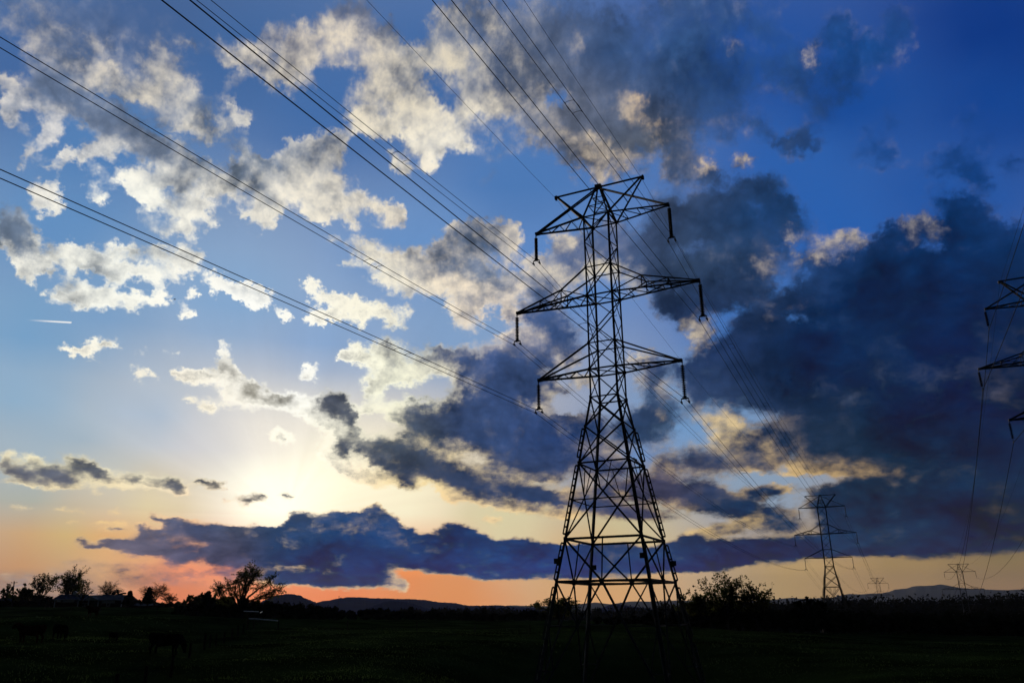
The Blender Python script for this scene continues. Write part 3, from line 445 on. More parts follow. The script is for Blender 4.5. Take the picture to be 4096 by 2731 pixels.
class MB:
    """collects bars, boxes, tubes and faces; build() links them as one mesh object"""
    def __init__(s): s.v, s.f = [], []
    def add(s, vs, fs):
        o = len(s.v); s.v += [tuple(p) for p in vs]; s.f += [tuple(i + o for i in f) for f in fs]
    def prism(s, a, b, prof, up=None):
        a, b = Vector(a), Vector(b); d = (b - a)
        if d.length < 1e-6: return
        d.normalize(); up = Vector(up) if up else Vector((0, 0, 1))
        if abs(d.dot(up)) > .97: up = Vector((1, 0, 0))
        x = d.cross(up).normalized(); y = x.cross(d).normalized()
        n = len(prof); vs = [a + x * p[0] + y * p[1] for p in prof] + [b + x * p[0] + y * p[1] for p in prof]
        s.add(vs, [(i, (i + 1) % n, (i + 1) % n + n, i + n) for i in range(n)] + [tuple(range(n - 1, -1, -1)), tuple(range(n, 2 * n))])
    def bar(s, a, b, w, h=None, up=None):
        h = h or w; s.prism(a, b, [(-w / 2, -h / 2), (w / 2, -h / 2), (w / 2, h / 2), (-w / 2, h / 2)], up)
    def angle(s, a, b, w, t=None, up=None):                 # rolled steel angle
        t = t or w * .28; h = w / 2
        s.prism(a, b, [(-h, -h), (h, -h), (h, -h + t), (-h + t, -h + t), (-h + t, h), (-h, h)], up)
    def box(s, c, dx, dy, dz):
        x, y, z = c
        vs = [(x + i * dx / 2, y + j * dy / 2, z + k * dz / 2) for i in (-1, 1) for j in (-1, 1) for k in (-1, 1)]
        s.add(vs, [(0, 1, 3, 2), (4, 6, 7, 5), (0, 4, 5, 1), (2, 3, 7, 6), (0, 2, 6, 4), (1, 5, 7, 3)])
    def tube(s, pts, rad, n=6):
        pts = [Vector(p) for p in pts]; m = len(pts)
        rs = rad if isinstance(rad, (list, tuple)) else [rad] * m
        vs = []; x = None
        for i, p in enumerate(pts):
            d = (pts[min(i + 1, m - 1)] - pts[max(i - 1, 0)]).normalized()
            if x is None:
                x = d.cross(Vector((0, 0, 1)) if abs(d.z) < .95 else Vector((1, 0, 0))).normalized()
            else:
                x = (x - d * x.dot(d)).normalized()
            y = d.cross(x)
            vs += [p + (x * math.cos(2 * math.pi * k / n) + y * math.sin(2 * math.pi * k / n)) * rs[i] for k in range(n)]
        fs = [(i * n + k, i * n + (k + 1) % n, (i + 1) * n + (k + 1) % n, (i + 1) * n + k) for i in range(m - 1) for k in range(n)]
        s.add(vs, fs + [tuple(range(n - 1, -1, -1)), tuple(range((m - 1) * n, m * n))])
    def lathe(s, prof, n=12, c=(0, 0, 0)):
        vs = [(c[0] + r * math.cos(2 * math.pi * k / n), c[1] + r * math.sin(2 * math.pi * k / n), c[2] + z) for r, z in prof for k in range(n)]
        m = len(prof)
        fs = [(i * n + k, i * n + (k + 1) % n, (i + 1) * n + (k + 1) % n, (i + 1) * n + k) for i in range(m - 1) for k in range(n)]
        s.add(vs, fs + [tuple(range(n - 1, -1, -1)), tuple(range((m - 1) * n, m * n))])
    def ball(s, c, r, seg=12, ring=8):
        rx, ry, rz = r if isinstance(r, (tuple, list)) else (r, r, r)
        vs = [(c[0], c[1], c[2] - rz)]
        for i in range(1, ring):
            a = -math.pi / 2 + math.pi * i / ring
            vs += [(c[0] + rx * math.cos(a) * math.cos(2 * math.pi * k / seg), c[1] + ry * math.cos(a) * math.sin(2 * math.pi * k / seg), c[2] + rz * math.sin(a)) for k in range(seg)]
        vs.append((c[0], c[1], c[2] + rz)); top = len(vs) - 1
        fs = [(0, 1 + (k + 1) % seg, 1 + k) for k in range(seg)]
        for i in range(ring - 2):
            fs += [(1 + i * seg + k, 1 + i * seg + (k + 1) % seg, 1 + (i + 1) * seg + (k + 1) % seg, 1 + (i + 1) * seg + k) for k in range(seg)]
        s.add(vs, fs + [(1 + (ring - 2) * seg + k, 1 + (ring - 2) * seg + (k + 1) % seg, top) for k in range(seg)])
    def build(s, name, m, parent=None, smooth=False):
        me = bpy.data.meshes.new(name); me.from_pydata(s.v, [], s.f); me.materials.append(m)
        if smooth: me.polygons.foreach_set('use_smooth', [True] * len(me.polygons))
        o = bpy.data.objects.new(name, me); C.objects.link(o)
        if parent: o.parent = parent
        return o
def mesh_np(name, V_, Q, m, parent=None):
    me = bpy.data.meshes.new(name); me.vertices.add(len(V_)); me.vertices.foreach_set('co', np.asarray(V_, np.float32).ravel())
    k = Q.shape[1]; me.loops.add(Q.size); me.loops.foreach_set('vertex_index', Q.astype(np.int32).ravel())
    me.polygons.add(len(Q)); me.polygons.foreach_set('loop_start', np.arange(0, Q.size, k, dtype=np.int32))
    me.polygons.foreach_set('loop_total', np.full(len(Q), k, np.int32)); me.update(calc_edges=True); me.materials.append(m)
    o = bpy.data.objects.new(name, me); C.objects.link(o)
    if parent: o.parent = parent
    return o
def tag(o, label=None, cat=None, group=None, kind=None):
    if label: o['label'] = label
    if cat: o['category'] = cat
    if group: o['group'] = group
    if kind: o['kind'] = kind
    return o
def thing(name, label, cat, loc=(0, 0, 0), rz=0.0, group=None):
    o = bpy.data.objects.new(name, None); C.objects.link(o); o.location = loc; o.rotation_euler = (0, 0, rz)
    o.empty_display_size = .3
    return tag(o, label, cat, group)
def dup(root, loc, rz, label, group=None, scale=None):
    r = root.copy(); C.objects.link(r); r.location = loc; r.rotation_euler = (0, 0, rz); r['label'] = label
    if group: r['group'] = group
    if scale: r.scale = scale
    for ch in list(root.children):
        c = ch.copy(); C.objects.link(c); c.parent = r
        for g in ch.children:
            d = g.copy(); C.objects.link(d); d.parent = c
    return r

# ------------------------------------------------------------------ ground
LINE = 0.4493                                              # heading of both power lines (east of the view axis)
ALONG = Vector((math.sin(LINE), math.cos(LINE), 0)); ACROSS = Vector((math.cos(LINE), -math.sin(LINE), 0))
TOWERS = {'near': Vector((6.923, 54.563, 0)), 'second': Vector((77.574, 199.982, -4.121)), 'third': Vector((210.814, 474.664, -13.674)),
          'edge': Vector((56.193, 76.759, 1.873)), 'low': Vector((176.02, 322.157, -14.44))}
GP = [(173.6, 677, 46), (190.8, 661.5, 60), (205.8, 649, 66), (225, 643.5, 82), (238.5, 636.5, 88), (248.4, 629.5, 105), (278.8, 629.5, 105), (29, 643, 63), (60, 637.7, 68),
      (113, 640.6, 68), (165, 648, 60), (92.4, 615, 110), (88, 606.7, 250), (135, 607.3, 250), (10, 607, 240), (347.8, 629.5, 110), (417, 629, 115), (475, 632, 112),
      (260, 618, 130), (186.5, 615, 125), (350, 619, 190), (430, 619, 200), (520, 620, 200), (600, 624, 150), (690, 625, 130), (730, 632, 135), (850, 632, 150), (960, 640, 120)]
GPTS = [tuple(at(*g)) for g in GP] + [(0, 0, -1.75), (0, 12, -2.3), (-14, 22, -3.1), (14, 22, -3.2), (0, 30, -3.7), (25, 35, -4.2), (-25, 36, -3.6),
        (6.9, 54.6, -5.45), (77.6, 200, -10), (210.8, 474.7, -20), (176, 322, -20), (56.2, 76.8, -3.6), (0, -40, -1.5), (60, -40, -2), (-60, -40, -1.5),
        (-200, 900, 0), (0, 900, -8), (300, 900, -22), (500, 500, -20), (-400, 300, 3), (0, 4000, -10), (-3000, 3000, -5), (3000, 3000, -20), (0, -3000, -8), (90, 40, -3), (-90, 30, -2)]
_gp = np.array(GPTS)
def _key(x, y):
    r = np.hypot(x, y + 8) + 6; return np.log(r) * 1.6, np.arctan2(x, y + 8)
_gk = np.stack(_key(_gp[:, 0], _gp[:, 1]), -1)
def ground_np(x, y):
    a, b = _key(x, y)
    num = np.zeros(np.shape(x)); den = np.zeros(np.shape(x))
    for (ka, kb), zz in zip(_gk, _gp[:, 2]):
        db = np.abs(b - kb); db = np.minimum(db, 2 * np.pi - db)
        w = 1 / ((a - ka) ** 2 + (2.0 * db) ** 2 + .004) ** 1.7
        num += w * zz; den += w
    r = np.hypot(x, y)
    bump = .10 * np.sin(x * .31 + 1.3 * np.sin(y * .17)) * np.sin(y * .27 + .8 * np.sin(x * .21)) + .05 * np.sin(x * .9 + y * .5) * np.sin(y * .8 - x * .3)
    return num / den + bump * np.clip((r - 6) / 20, 0, 1)
def gz(x, y): return float(ground_np(np.array([float(x)]), np.array([float(y)]))[0])

rr = np.concatenate([[0.0], np.geomspace(1.0, 400, 230), np.geomspace(430, 42000, 60)]); na = 540
# bearings: dense in front of the camera, coarse behind
an = np.concatenate([np.linspace(-.75, .75, 420, endpoint=False), np.linspace(.75, 2 * np.pi - .75, na - 420, endpoint=False)])
gxx, gyy = rr[:, None] * np.sin(an)[None], rr[:, None] * np.cos(an)[None]
gzz = ground_np(gxx, gyy)
nr = len(rr); I = np.arange(nr * na).reshape(nr, na)
quads = np.stack([I[:-1], np.roll(I, -1, 1)[:-1], np.roll(I, -1, 1)[1:], I[1:]], -1).reshape(-1, 4)[:, ::-1]
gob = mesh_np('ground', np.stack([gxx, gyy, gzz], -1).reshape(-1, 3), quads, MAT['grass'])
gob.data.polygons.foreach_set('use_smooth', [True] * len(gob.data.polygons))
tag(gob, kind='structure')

rng = np.random.default_rng(5)
def tufts(n, seed):
    g = np.random.default_rng(seed)
    r = np.exp(g.uniform(math.log(20), math.log(125), n)); a = g.uniform(-.64, .64, n)
    x, y = r * np.sin(a), r * np.cos(a); z = ground_np(x, y) - .02
    clump = np.sin(x * .7 + 2 * np.sin(y * .5)) * np.sin(y * .6 + 1.5 * np.sin(x * .4))
    h = (.06 + .08 * np.clip(clump, 0, 1)) * g.uniform(.6, 1.5, n); w = .012 + r * .0004
    t = g.uniform(0, 2 * np.pi, n); lean = g.normal(0, .35, (n, 2)) * h[:, None]
    p0 = np.stack([x - w * np.cos(t), y - w * np.sin(t), z], -1); p1 = np.stack([x + w * np.cos(t), y + w * np.sin(t), z], -1)
    p2 = np.stack([x + lean[:, 0], y + lean[:, 1], z + h], -1)
    return np.stack([p0, p1, p2], 1).reshape(-1, 3), np.arange(3 * n).reshape(n, 3)
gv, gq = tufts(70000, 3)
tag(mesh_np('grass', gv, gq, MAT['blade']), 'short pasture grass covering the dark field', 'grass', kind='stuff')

# ------------------------------------------------------------------ hills
def ridge(name, pts, dist, depth, m, foot, label=None, rough=0.0, seed=1):
    """a ridge: crest seen along pts, falling away before and behind it"""
    g = np.random.default_rng(seed)
    px = np.linspace(pts[0][0], pts[-1][0], 420); py = np.interp(px, [p[0] for p in pts], [p[1] for p in pts])
    py = py + rough * (np.convolve(g.normal(0, 1, 424), np.ones(3) / 3, 'same')[2:-2])
    crest = np.array([at(a, b, dist) for a, b in zip(px, py)])
    rows = []
    for k, (f, h) in enumerate([(-1, 0), (-.7, .22), (-.4, .55), (-.18, .83), (0, 1), (.2, .8), (.5, .45), (1, 0)]):
        sc_ = 1 + f * depth / dist
        wob = 1 + .10 * (0 if h in (0, 1) else 1) * np.convolve(g.normal(0, 1, 450), np.ones(31) / 5.5, 'same')[15:435]
        rows.append(np.stack([crest[:, 0] * sc_, crest[:, 1] * sc_, foot + (crest[:, 2] - foot) * np.clip(h * wob, 0, 1)], -1))
    vs = np.concatenate(rows); n = len(px); I = np.arange(len(vs)).reshape(len(rows), n)
    q = np.stack([I[:-1, :-1], I[:-1, 1:], I[1:, 1:], I[1:, :-1]], -1).reshape(-1, 4)
    return tag(mesh_np(name, vs, q, m), kind='structure')
Z7 = lambda *p: [(225 + x * .11692, 550 + y * .11692) for x, y in p]
Z4 = lambda *p: [(500 + x * .095826, 532.5 + y * .095826) for x, y in p]
Z5 = lambda *p: [(775 + x * .105867, 475 + y * .105867) for x, y in p]
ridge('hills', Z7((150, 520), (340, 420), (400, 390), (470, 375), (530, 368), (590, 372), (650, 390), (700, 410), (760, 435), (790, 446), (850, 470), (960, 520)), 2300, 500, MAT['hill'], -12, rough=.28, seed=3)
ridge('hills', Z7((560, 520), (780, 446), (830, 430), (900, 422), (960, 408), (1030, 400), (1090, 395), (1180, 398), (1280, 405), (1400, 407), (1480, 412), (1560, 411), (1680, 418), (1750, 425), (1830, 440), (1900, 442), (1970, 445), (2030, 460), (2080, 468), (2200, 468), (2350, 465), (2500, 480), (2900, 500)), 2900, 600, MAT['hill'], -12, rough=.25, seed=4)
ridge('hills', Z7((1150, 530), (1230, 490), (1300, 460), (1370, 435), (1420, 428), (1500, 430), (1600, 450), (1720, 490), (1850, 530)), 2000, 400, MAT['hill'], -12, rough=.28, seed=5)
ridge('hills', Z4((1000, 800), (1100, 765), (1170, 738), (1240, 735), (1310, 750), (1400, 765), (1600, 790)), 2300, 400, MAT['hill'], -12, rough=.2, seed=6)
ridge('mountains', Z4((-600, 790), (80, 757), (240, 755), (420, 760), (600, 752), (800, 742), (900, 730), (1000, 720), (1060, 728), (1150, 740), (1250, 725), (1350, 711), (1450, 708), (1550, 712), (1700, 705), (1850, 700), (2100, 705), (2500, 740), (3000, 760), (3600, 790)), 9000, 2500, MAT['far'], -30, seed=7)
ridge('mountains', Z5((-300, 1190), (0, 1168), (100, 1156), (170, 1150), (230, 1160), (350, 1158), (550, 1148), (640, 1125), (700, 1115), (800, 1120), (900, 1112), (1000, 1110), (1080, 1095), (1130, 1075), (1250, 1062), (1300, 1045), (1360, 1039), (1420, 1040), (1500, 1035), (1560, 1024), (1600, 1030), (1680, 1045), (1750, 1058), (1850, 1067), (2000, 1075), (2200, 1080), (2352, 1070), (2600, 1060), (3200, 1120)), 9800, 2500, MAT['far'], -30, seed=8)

# ------------------------------------------------------------------ lattice towers
LZ = [31.876, 28.951, 24.700, 22.406, 18.653, 16.664, 14.580, 12.395, 9.791, 7.250, 4.677, 1.953]
LW = [0, 1.006, .983, .982, 1.001, 1.008, 1.013, 1.368, 1.786, 2.201, 2.630, 3.115]
ARM_G, ARM_U, ARM_M, ARM_L = 3.564, 5.30, 7.062, 5.324
FOOT = -5.6
SLOPE = (LW[11] - LW[6]) / (LZ[6] - LZ[11])
WF = LW[11] + SLOPE * (LZ[11] - FOOT)
def leg_pt(sx, sy, z):
    zs = [FOOT] + LZ[:0:-1]; ws = [WF] + LW[:0:-1]
    w = float(np.interp(z, zs, ws)); return Vector((sx * w, sy * w, z))
def mid(a, b, t=.5): return a * (1 - t) + b * t

def make_tower():
    root = thing('lattice_tower', 'nearest tall steel lattice tower, its legs reaching the bottom of the picture', 'pylon', (0, 0, 0), 0, 'steel lattice towers')
    CN = [(-1, -1), (-1, 1), (1, -1), (1, 1)]
    FACES = [((-1, -1), (1, -1)), ((-1, 1), (1, 1)), ((-1, -1), (-1, 1)), ((1, -1), (1, 1))]
    P = lambda c, l: leg_pt(c[0], c[1], LZ[l])
    for c in CN:
        m = MB(); out = Vector((c[0], c[1], 0))
        for l in range(1, 11):
            m.angle(P(c, l), P(c, l + 1), .125 if l < 6 else .155, up=out)
        m.angle(P(c, 11), leg_pt(*c, FOOT), .21, up=out)
        m.box(leg_pt(*c, FOOT) + Vector((0, 0, -.05)), .6, .6, .3)
        leg = m.build('leg', MAT['steel'], root)
        b = MB()                                           # second angle of the built-up leg, tied on with batten plates
        for z0, z1 in ((12.2, 10.2), (9.6, 5.0), (4.4, 2.1), (1.6, -1.5), (-2.0, -4.8)):
            o = out.normalized() * .2
            b.bar(leg_pt(*c, z0) + o, leg_pt(*c, z1) + o, .05, .08)
            n = int((z0 - z1) / .42)
            for k in range(n + 1):
                q = leg_pt(*c, z0 + (z1 - z0) * k / n); b.bar(q, q + o, .04, .12)
        b.build('batten_strip', MAT['steel'], leg)
        if c == (1, -1):
            sb = None
            for k in range(int((28.5 - FOOT) / .9)):
                q = leg_pt(*c, 28.5 - k * .9)
                if sb is None:
                    s = MB(); s.bar((0, 0, 0), (.26, 0, 0), .03); s.bar((.25, 0, 0), (.25, 0, .07), .03)
                    o = s.build('step_bolt', MAT['steel'], leg); sb = o.data
                else:
                    o = bpy.data.objects.new('step_bolt', sb); C.objects.link(o); o.parent = leg
                o.location = q; o.rotation_euler = (0, 0, 0 if k % 2 else -math.pi / 2)
    # body bracing
    br = MB()
    def zig(l0, l1, n, w, flip=0):
        for fi, (a, b) in enumerate(FACES):
            pa = [mid(P(a, l0), P(a, l1), k / n) for k in range(n + 1)]; pb = [mid(P(b, l0), P(b, l1), k / n) for k in range(n + 1)]
            for k in range(n):
                s = (k + fi + flip) % 2
                br.angle(pa[k], pb[k + 1], w) if s else br.angle(pb[k], pa[k + 1], w)
                if fi >= 2: br.angle(pb[k], pa[k + 1], w * .8) if s else br.angle(pa[k], pb[k + 1], w * .8)
    zig(1, 2, 2, .072); zig(2, 3, 1, .072); zig(3, 4, 2, .072, 1); zig(4, 5, 1, .072); zig(5, 6, 1, .08, 1)
    for l0, l1 in ((6, 7), (7, 8)):
        for a, b in FACES:
            br.angle(P(a, l0), P(b, l1), .10); br.angle(P(b, l0), P(a, l1), .10)
    for a, b in FACES:
        br.angle(P(a, 8), P(b, 10), .10); br.angle(P(b, 8), P(a, 10), .10)
        x = mid(mid(P(a, 8), P(b, 10)), mid(P(b, 8), P(a, 10)))
        top = mid(P(a, 8), P(b, 8))
        for c_, t in ((a, .32), (b, .32)):
            q = mid(P(c_, 8), P(b if c_ == a else a, 8), .34); wb = LW[8] / (LW[8] + LW[10])
            br.angle(q, mid(P(c_, 8), P(b if c_ == a else a, 10), .36), .06)
        m11 = mid(P(a, 11), P(b, 11)); m10 = mid(P(a, 10), P(b, 10))
        br.angle(P(a, 10), m11, .11); br.angle(P(b, 10), m11, .11); br.angle(m10, m11, .07)
        for c_ in (a, b):
            fo = leg_pt(*c_, FOOT); t1 = (LZ[11] + .75) / (LZ[11] - FOOT); t2 = (LZ[11] + 3.38) / (LZ[11] - FOOT)
            br.angle(m11, fo, .11)
            l1, l2 = leg_pt(*c_, -.75), leg_pt(*c_, -3.38); d1, d2 = mid(m11, fo, t1), mid(m11, fo, t2)
            br.angle(P(c_, 11), d1, .08); br.angle(l1, d1, .07); br.angle(l1, d2, .07); br.angle(l2, d2, .07)
        for l, w in ((1, .12), (2, .09), (3, .12), (4, .09), (5, .12), (6, .10), (8, .12), (9, .08), (10, .15), (11, .155)):
            br.angle(P(a, l), P(b, l), w)
    ms = [mid(P(a, 11), P(b, 11)) for a, b in FACES]
    for i, j in ((0, 2), (0, 3), (1, 2), (1, 3)): br.angle(ms[i], ms[j], .10)
    for l in (1, 3, 5): br.angle(P((-1, -1), l), P((1, 1), l), .08); br.angle(P((-1, 1), l), P((1, -1), l), .08)
    for c in CN:                                            # gusset plates
        for l in range(1, 12): br.box(P(c, l), .15, .15, .24)
    for mm in ms: br.box(mm, .22, .22, .26)
    br.build('bracing', MAT['steel'], root)
    # peak and shield-wire beam
    pk = MB(); ap = Vector((0, 0, LZ[0]))
    for c in CN:
        pk.angle(P(c, 1), ap + Vector((c[0] * .12, c[1] * .12, 0)), .13)
    for t in (.38, .64):
        q = {c: mid(ap, P(c, 1), t) for c in CN}
        for a, b in FACES: pk.angle(q[a], q[b], .07)
        pk.angle(q[(-1, -1)], mid(ap, P((1, -1), 1), min(1, t + .3)), .06); pk.angle(q[(1, 1)], mid(ap, P((-1, 1), 1), min(1, t + .3)), .06)
    pk.box(ap, .5, .4, .3)
    pk.build('peak', MAT['steel'], root)
    gb = MB(); gb.angle(Vector((-ARM_G - .12, 0, LZ[0])), Vector((ARM_G + .12, 0, LZ[0])), .15)
    for s in (-1, 1):
        tip = Vector((s * ARM_G, 0, LZ[0]))
        for sy in (-1, 1): gb.angle(P((s, sy), 1), tip + Vector((0, sy * .08, 0)), .15)
        gb.angle(mid(P((s, -1), 1), tip, .45), mid(P((s, 1), 1), tip, .45), .07)
        gb.box(tip + Vector((s * .08, 0, -.12)), .12, .3, .3)
    gb.build('shield_wire_beam', MAT['steel'], root)
    # cross arms
    for s in (-1, 1):
        for lo, hi, ln, n, kink in ((1, 0, ARM_U, 4, 0), (3, 2, ARM_M, 5, 1), (5, 4, ARM_L, 4, 0)):
            m = MB(); tip = Vector((s * ln, 0, LZ[lo])); ch = []
            for sy in (-1, 1):
                r0 = P((s, sy), lo); t1 = tip + Vector((0, sy * .10, 0))
                m.angle(r0, t1, .125); ch.append([mid(r0, t1, k / n) for k in range(n + 1)])
            for k in range(n - 1):
                m.angle(ch[0][k], ch[1][k + 1], .07); m.angle(ch[0][k + 1], ch[1][k + 1], .065)
            if hi == 0:
                for sy in (-1, 1): m.angle(Vector((0, sy * .12, LZ[0] - .1)), tip + Vector((0, sy * .1, .05)), .09)
            elif not kink:
                for sy in (-1, 1): m.angle(P((s, sy), hi), tip + Vector((0, sy * .1, .05)), .11)
            else:
                ks = []
                for i, sy in ((0, -1), (1, 1)):
                    r0, rt, t1 = P((s, sy), lo), P((s, sy), hi), tip + Vector((0, sy * .1, .05))
                    b1, b2 = mid(r0, t1, .36), mid(r0, t1, .67)
                    k1, k2 = b1 + Vector((0, 0, .95)), b2 + Vector((0, 0, .47))
                    m.angle(rt, k1, .10); m.angle(k1, t1, .10)
                    m.angle(k1, b1, .065); m.angle(k2, b2, .065); m.angle(k1, r0, .07); m.angle(k2, b1, .065); m.angle(k2, mid(b2, t1, .02) + Vector((0, 0, .02)), .05)
                    m.angle(k1, mid(b1, b2, .5), .05); ks.append((k1, k2))
                m.angle(ks[0][0], ks[1][0], .08); m.angle(ks[0][1], ks[1][1], .07)
            m.box(tip + Vector((s * .03, 0, 0)), .34, .30, .20)
            m.build('cross_arm', MAT['steel'], root)
    for c, z, o in (((-1, -1), 3.25, (-.2, -.05)), ((-1, 1), 3.1, (.2, 0)), ((1, -1), 3.4, (-.08, -.16)), ((1, 1), 3.2, (.2, 0))):
        q = leg_pt(*c, z); sg = MB(); sg.box(q + Vector((o[0], o[1] - .06, 0)), .44, .03, .34); sg.build('sign_plate', MAT['plate'], root)
    return root
near = make_tower()
near.location = TOWERS['near']; near.rotation_euler = (0, 0, -LINE)
TG = 'steel lattice towers'
dup(near, TOWERS['second'], -LINE, 'middle-distance lattice tower on the right, second along the line from the nearest tower', TG)
dup(near, TOWERS['third'], -LINE, 'small far lattice tower just right of the second tower, half behind the treeline', TG)
dup(near, TOWERS['edge'], -LINE, 'lattice tower cut off by the right edge, only its left arms showing', TG)
dup(near, TOWERS['low'], -LINE, 'far lattice tower at lower right, before the pale mountain, half behind the trees', TG)

# ------------------------------------------------------------------ insulator strings
def string_parts(n, length, twin, detail=True):
    """an insulator string hanging from the origin: cap-and-pin discs, yoke, clamps"""
    root = thing('insulator_string', 'x', 'insulator', (0, 0, 0), -LINE, 'insulator strings under the tower arms')
    drop = length - .42
    pitch = (drop - .22) / n
    h = MB(); h.tube([(0, 0, 0), (0, 0, -.22)], .028, 6); h.box((0, 0, -.1), .06, .1, .12); h.build('hanger', MAT['steel'], root)
    prof = [(.03, 0), (.05, -.02 * pitch / .146), (.055, -.045), (.115, -.055), (.15, -.075), (.148, -.088), (.06, -.082), (.035, -.10), (.03, -pitch)]
    dm = None
    if detail:
        for k in range(n):
            if dm is None:
                d = MB(); d.lathe(prof, 14); o = d.build('disc', MAT['glass'], root, True); dm = o.data
            else:
                o = bpy.data.objects.new('disc', dm); C.objects.link(o); o.parent = root
            o.location = (0, 0, -.22 - k * pitch)
    else:
        d = MB()
        for k in range(n): d.lathe(prof, 8, (0, 0, -.22 - k * pitch))
        d.build('disc_stack', MAT['glass'], root)
    y = MB(); zb = -drop
    if twin:
        y.prism((0, -.02, 0), (0, .02, 0), [(-.05, zb + .02), (.05, zb + .02), (.27, zb - .12), (.24, zb - .17), (-.24, zb - .17), (-.27, zb - .12)], (0, 0, 1))
        y.build('yoke_plate', MAT['steel'], root)
        for s in (-1, 1):
            c = MB(); c.tube([(s * .26, 0, zb - .12), (s * .26, 0, zb - .30)], .03, 6); c.tube([(s * .26, -.17, zb - .46), (s * .26, -.08, zb - .36), (s * .26, .08, zb - .36), (s * .26, .17, zb - .46)], [.03, .07, .07, .03], 8)
            c.build('clamp', MAT['steel'], root)
    else:
        y.tube([(0, 0, zb), (0, 0, zb - .3)], .03, 6); y.tube([(0, -.17, zb - .44), (0, -.07, zb - .36), (0, .07, zb - .36), (0, .17, zb - .44)], [.03, .07, .07, .03], 8)
        y.build('clamp', MAT['steel'], root)
    return root
LEN = {'UL': 2.53, 'UR': 2.97, 'ML': 2.52, 'MR': 2.94, 'LL': 2.43, 'LR': 2.96}
ARMS = {'UL': (-ARM_U, 1), 'UR': (ARM_U, 1), 'ML': (-ARM_M, 3), 'MR': (ARM_M, 3), 'LL': (-ARM_L, 5), 'LR': (ARM_L, 5)}
WORD = {'UL': 'upper left', 'UR': 'upper right', 'ML': 'middle left', 'MR': 'middle right', 'LL': 'lower left', 'LR': 'lower right'}
def arm_tip(t, k):
    a, l = ARMS[k]; a += .17 * (1 if a > 0 else -1)
    return TOWERS[t] + ACROSS * a + Vector((0, 0, LZ[l] - .10))
protos = {}
def hang(t, k, length, n, twin, detail, label):
    key = (n, length, twin, detail)
    if key not in protos:
        o = string_parts(n, length, twin, detail); o.location = arm_tip(t, k); o['label'] = label; protos[key] = o
    else: dup(protos[key], arm_tip(t, k), -LINE, label)
TNAME = {'near': 'the nearest tower', 'second': 'the second tower', 'third': 'the small third tower', 'edge': 'the tower at the right edge', 'low': 'the far lower right tower'}
for k in ARMS:
    hang('near', k, LEN[k], 18 if k[1] == 'R' else 15, True, True, 'dark disc insulator string under the %s arm of %s' % (WORD[k], TNAME['near']))
for t in ('second', 'third'):
    for k in ARMS: hang(t, k, 2.75, 16, True, False, 'thin insulator string under the %s arm of %s' % (WORD[k], TNAME[t]))
for k in ('UL', 'ML', 'LL'): hang('edge', k, 2.25, 14, False, True, 'dark disc insulator string under the %s arm of %s' % (WORD[k], TNAME['edge']))
for k in ('UL', 'UR', 'ML', 'MR'): hang('low', k, 2.4, 14, False, False, 'thin insulator string under the %s arm of %s' % (WORD[k], TNAME['low']))

# ------------------------------------------------------------------ wires
BACK = {'ML': (-.05726, .00042), 'LL': (-.03204, -.00010), 'UL': (-.06845, .00029), 'LR': (-.04345, .00022), 'MR': (-.05048, .00016), 'UR': (-.0582, .00016), 'GL': (-.05433, .0003), 'GR': (-.03377, .00029)}
def wire_end(t, k, length):
    if k[0] == 'G': return TOWERS[t] + ACROSS * (ARM_G * (-1 if k == 'GL' else 1)) + Vector((0, 0, LZ[0] - .25))
    return arm_tip(t, k) + Vector((0, 0, -length + .02))
def span(a, b, sag, n=44):
    return [a * (1 - i / n) + b * (i / n) - Vector((0, 0, 4 * sag * (i / n) * (1 - i / n))) for i in range(n + 1)]
def back(a, b, c, s1=165.0, n=90):
    return [a - ALONG * s + Vector((0, 0, b * s + c * s * s)) for s in [s1 * (1 - (i / n) ** .8) for i in range(n + 1)]][:-1]
centre = {}
def line_wires(ts, ks, lens, sags, backs, twin, where):
    for k in ks:
        ends = [wire_end(t, k, lens[i](k)) for i, t in enumerate(ts)]
        pts = back(ends[0], *backs[k])
        for i in range(len(ends) - 1): pts += span(ends[i], ends[i + 1], sags[i] * (.8 if k[0] == 'G' else 1))[(0 if i == 0 else 1):]
        centre[(ts[0], k)] = pts
        if k[0] == 'G':
            m = MB(); m.tube(pts, .012, 5)
            tag(m.build('shield_wire', MAT['wire'], None, True), 'thin shield wire on the %s of the top of %s' % ('left' if k == 'GL' else 'right', where), 'power line', 'shield wires on the tower tops')
        else:
            for s in ((-1, 1) if twin else (0,)):
                m = MB(); m.tube([p + ACROSS * (s * .26) for p in pts], .017 if twin else .03, 6)
                side = {-1: 'left wire of the twin pair', 1: 'right wire of the twin pair', 0: 'single conductor wire'}[s]
                tag(m.build('conductor_wire', MAT['wire'], None, True), '%s hung from the %s arm of %s' % (side, WORD[k], where), 'power line', 'conductor wires of the power lines')
line_wires(['near', 'second', 'third'], list(ARMS) + ['GL', 'GR'], [lambda k: LEN.get(k, 0), lambda k: 2.75, lambda k: 2.75], [2.9, 7.9], BACK, True, TNAME['near'])
B2 = {k: (-.045, .00025) for k in BACK}
line_wires(['edge', 'low'], list(ARMS) + ['GL', 'GR'], [lambda k: 2.25, lambda k: 2.4], [8.1], B2, False, TNAME['edge'])

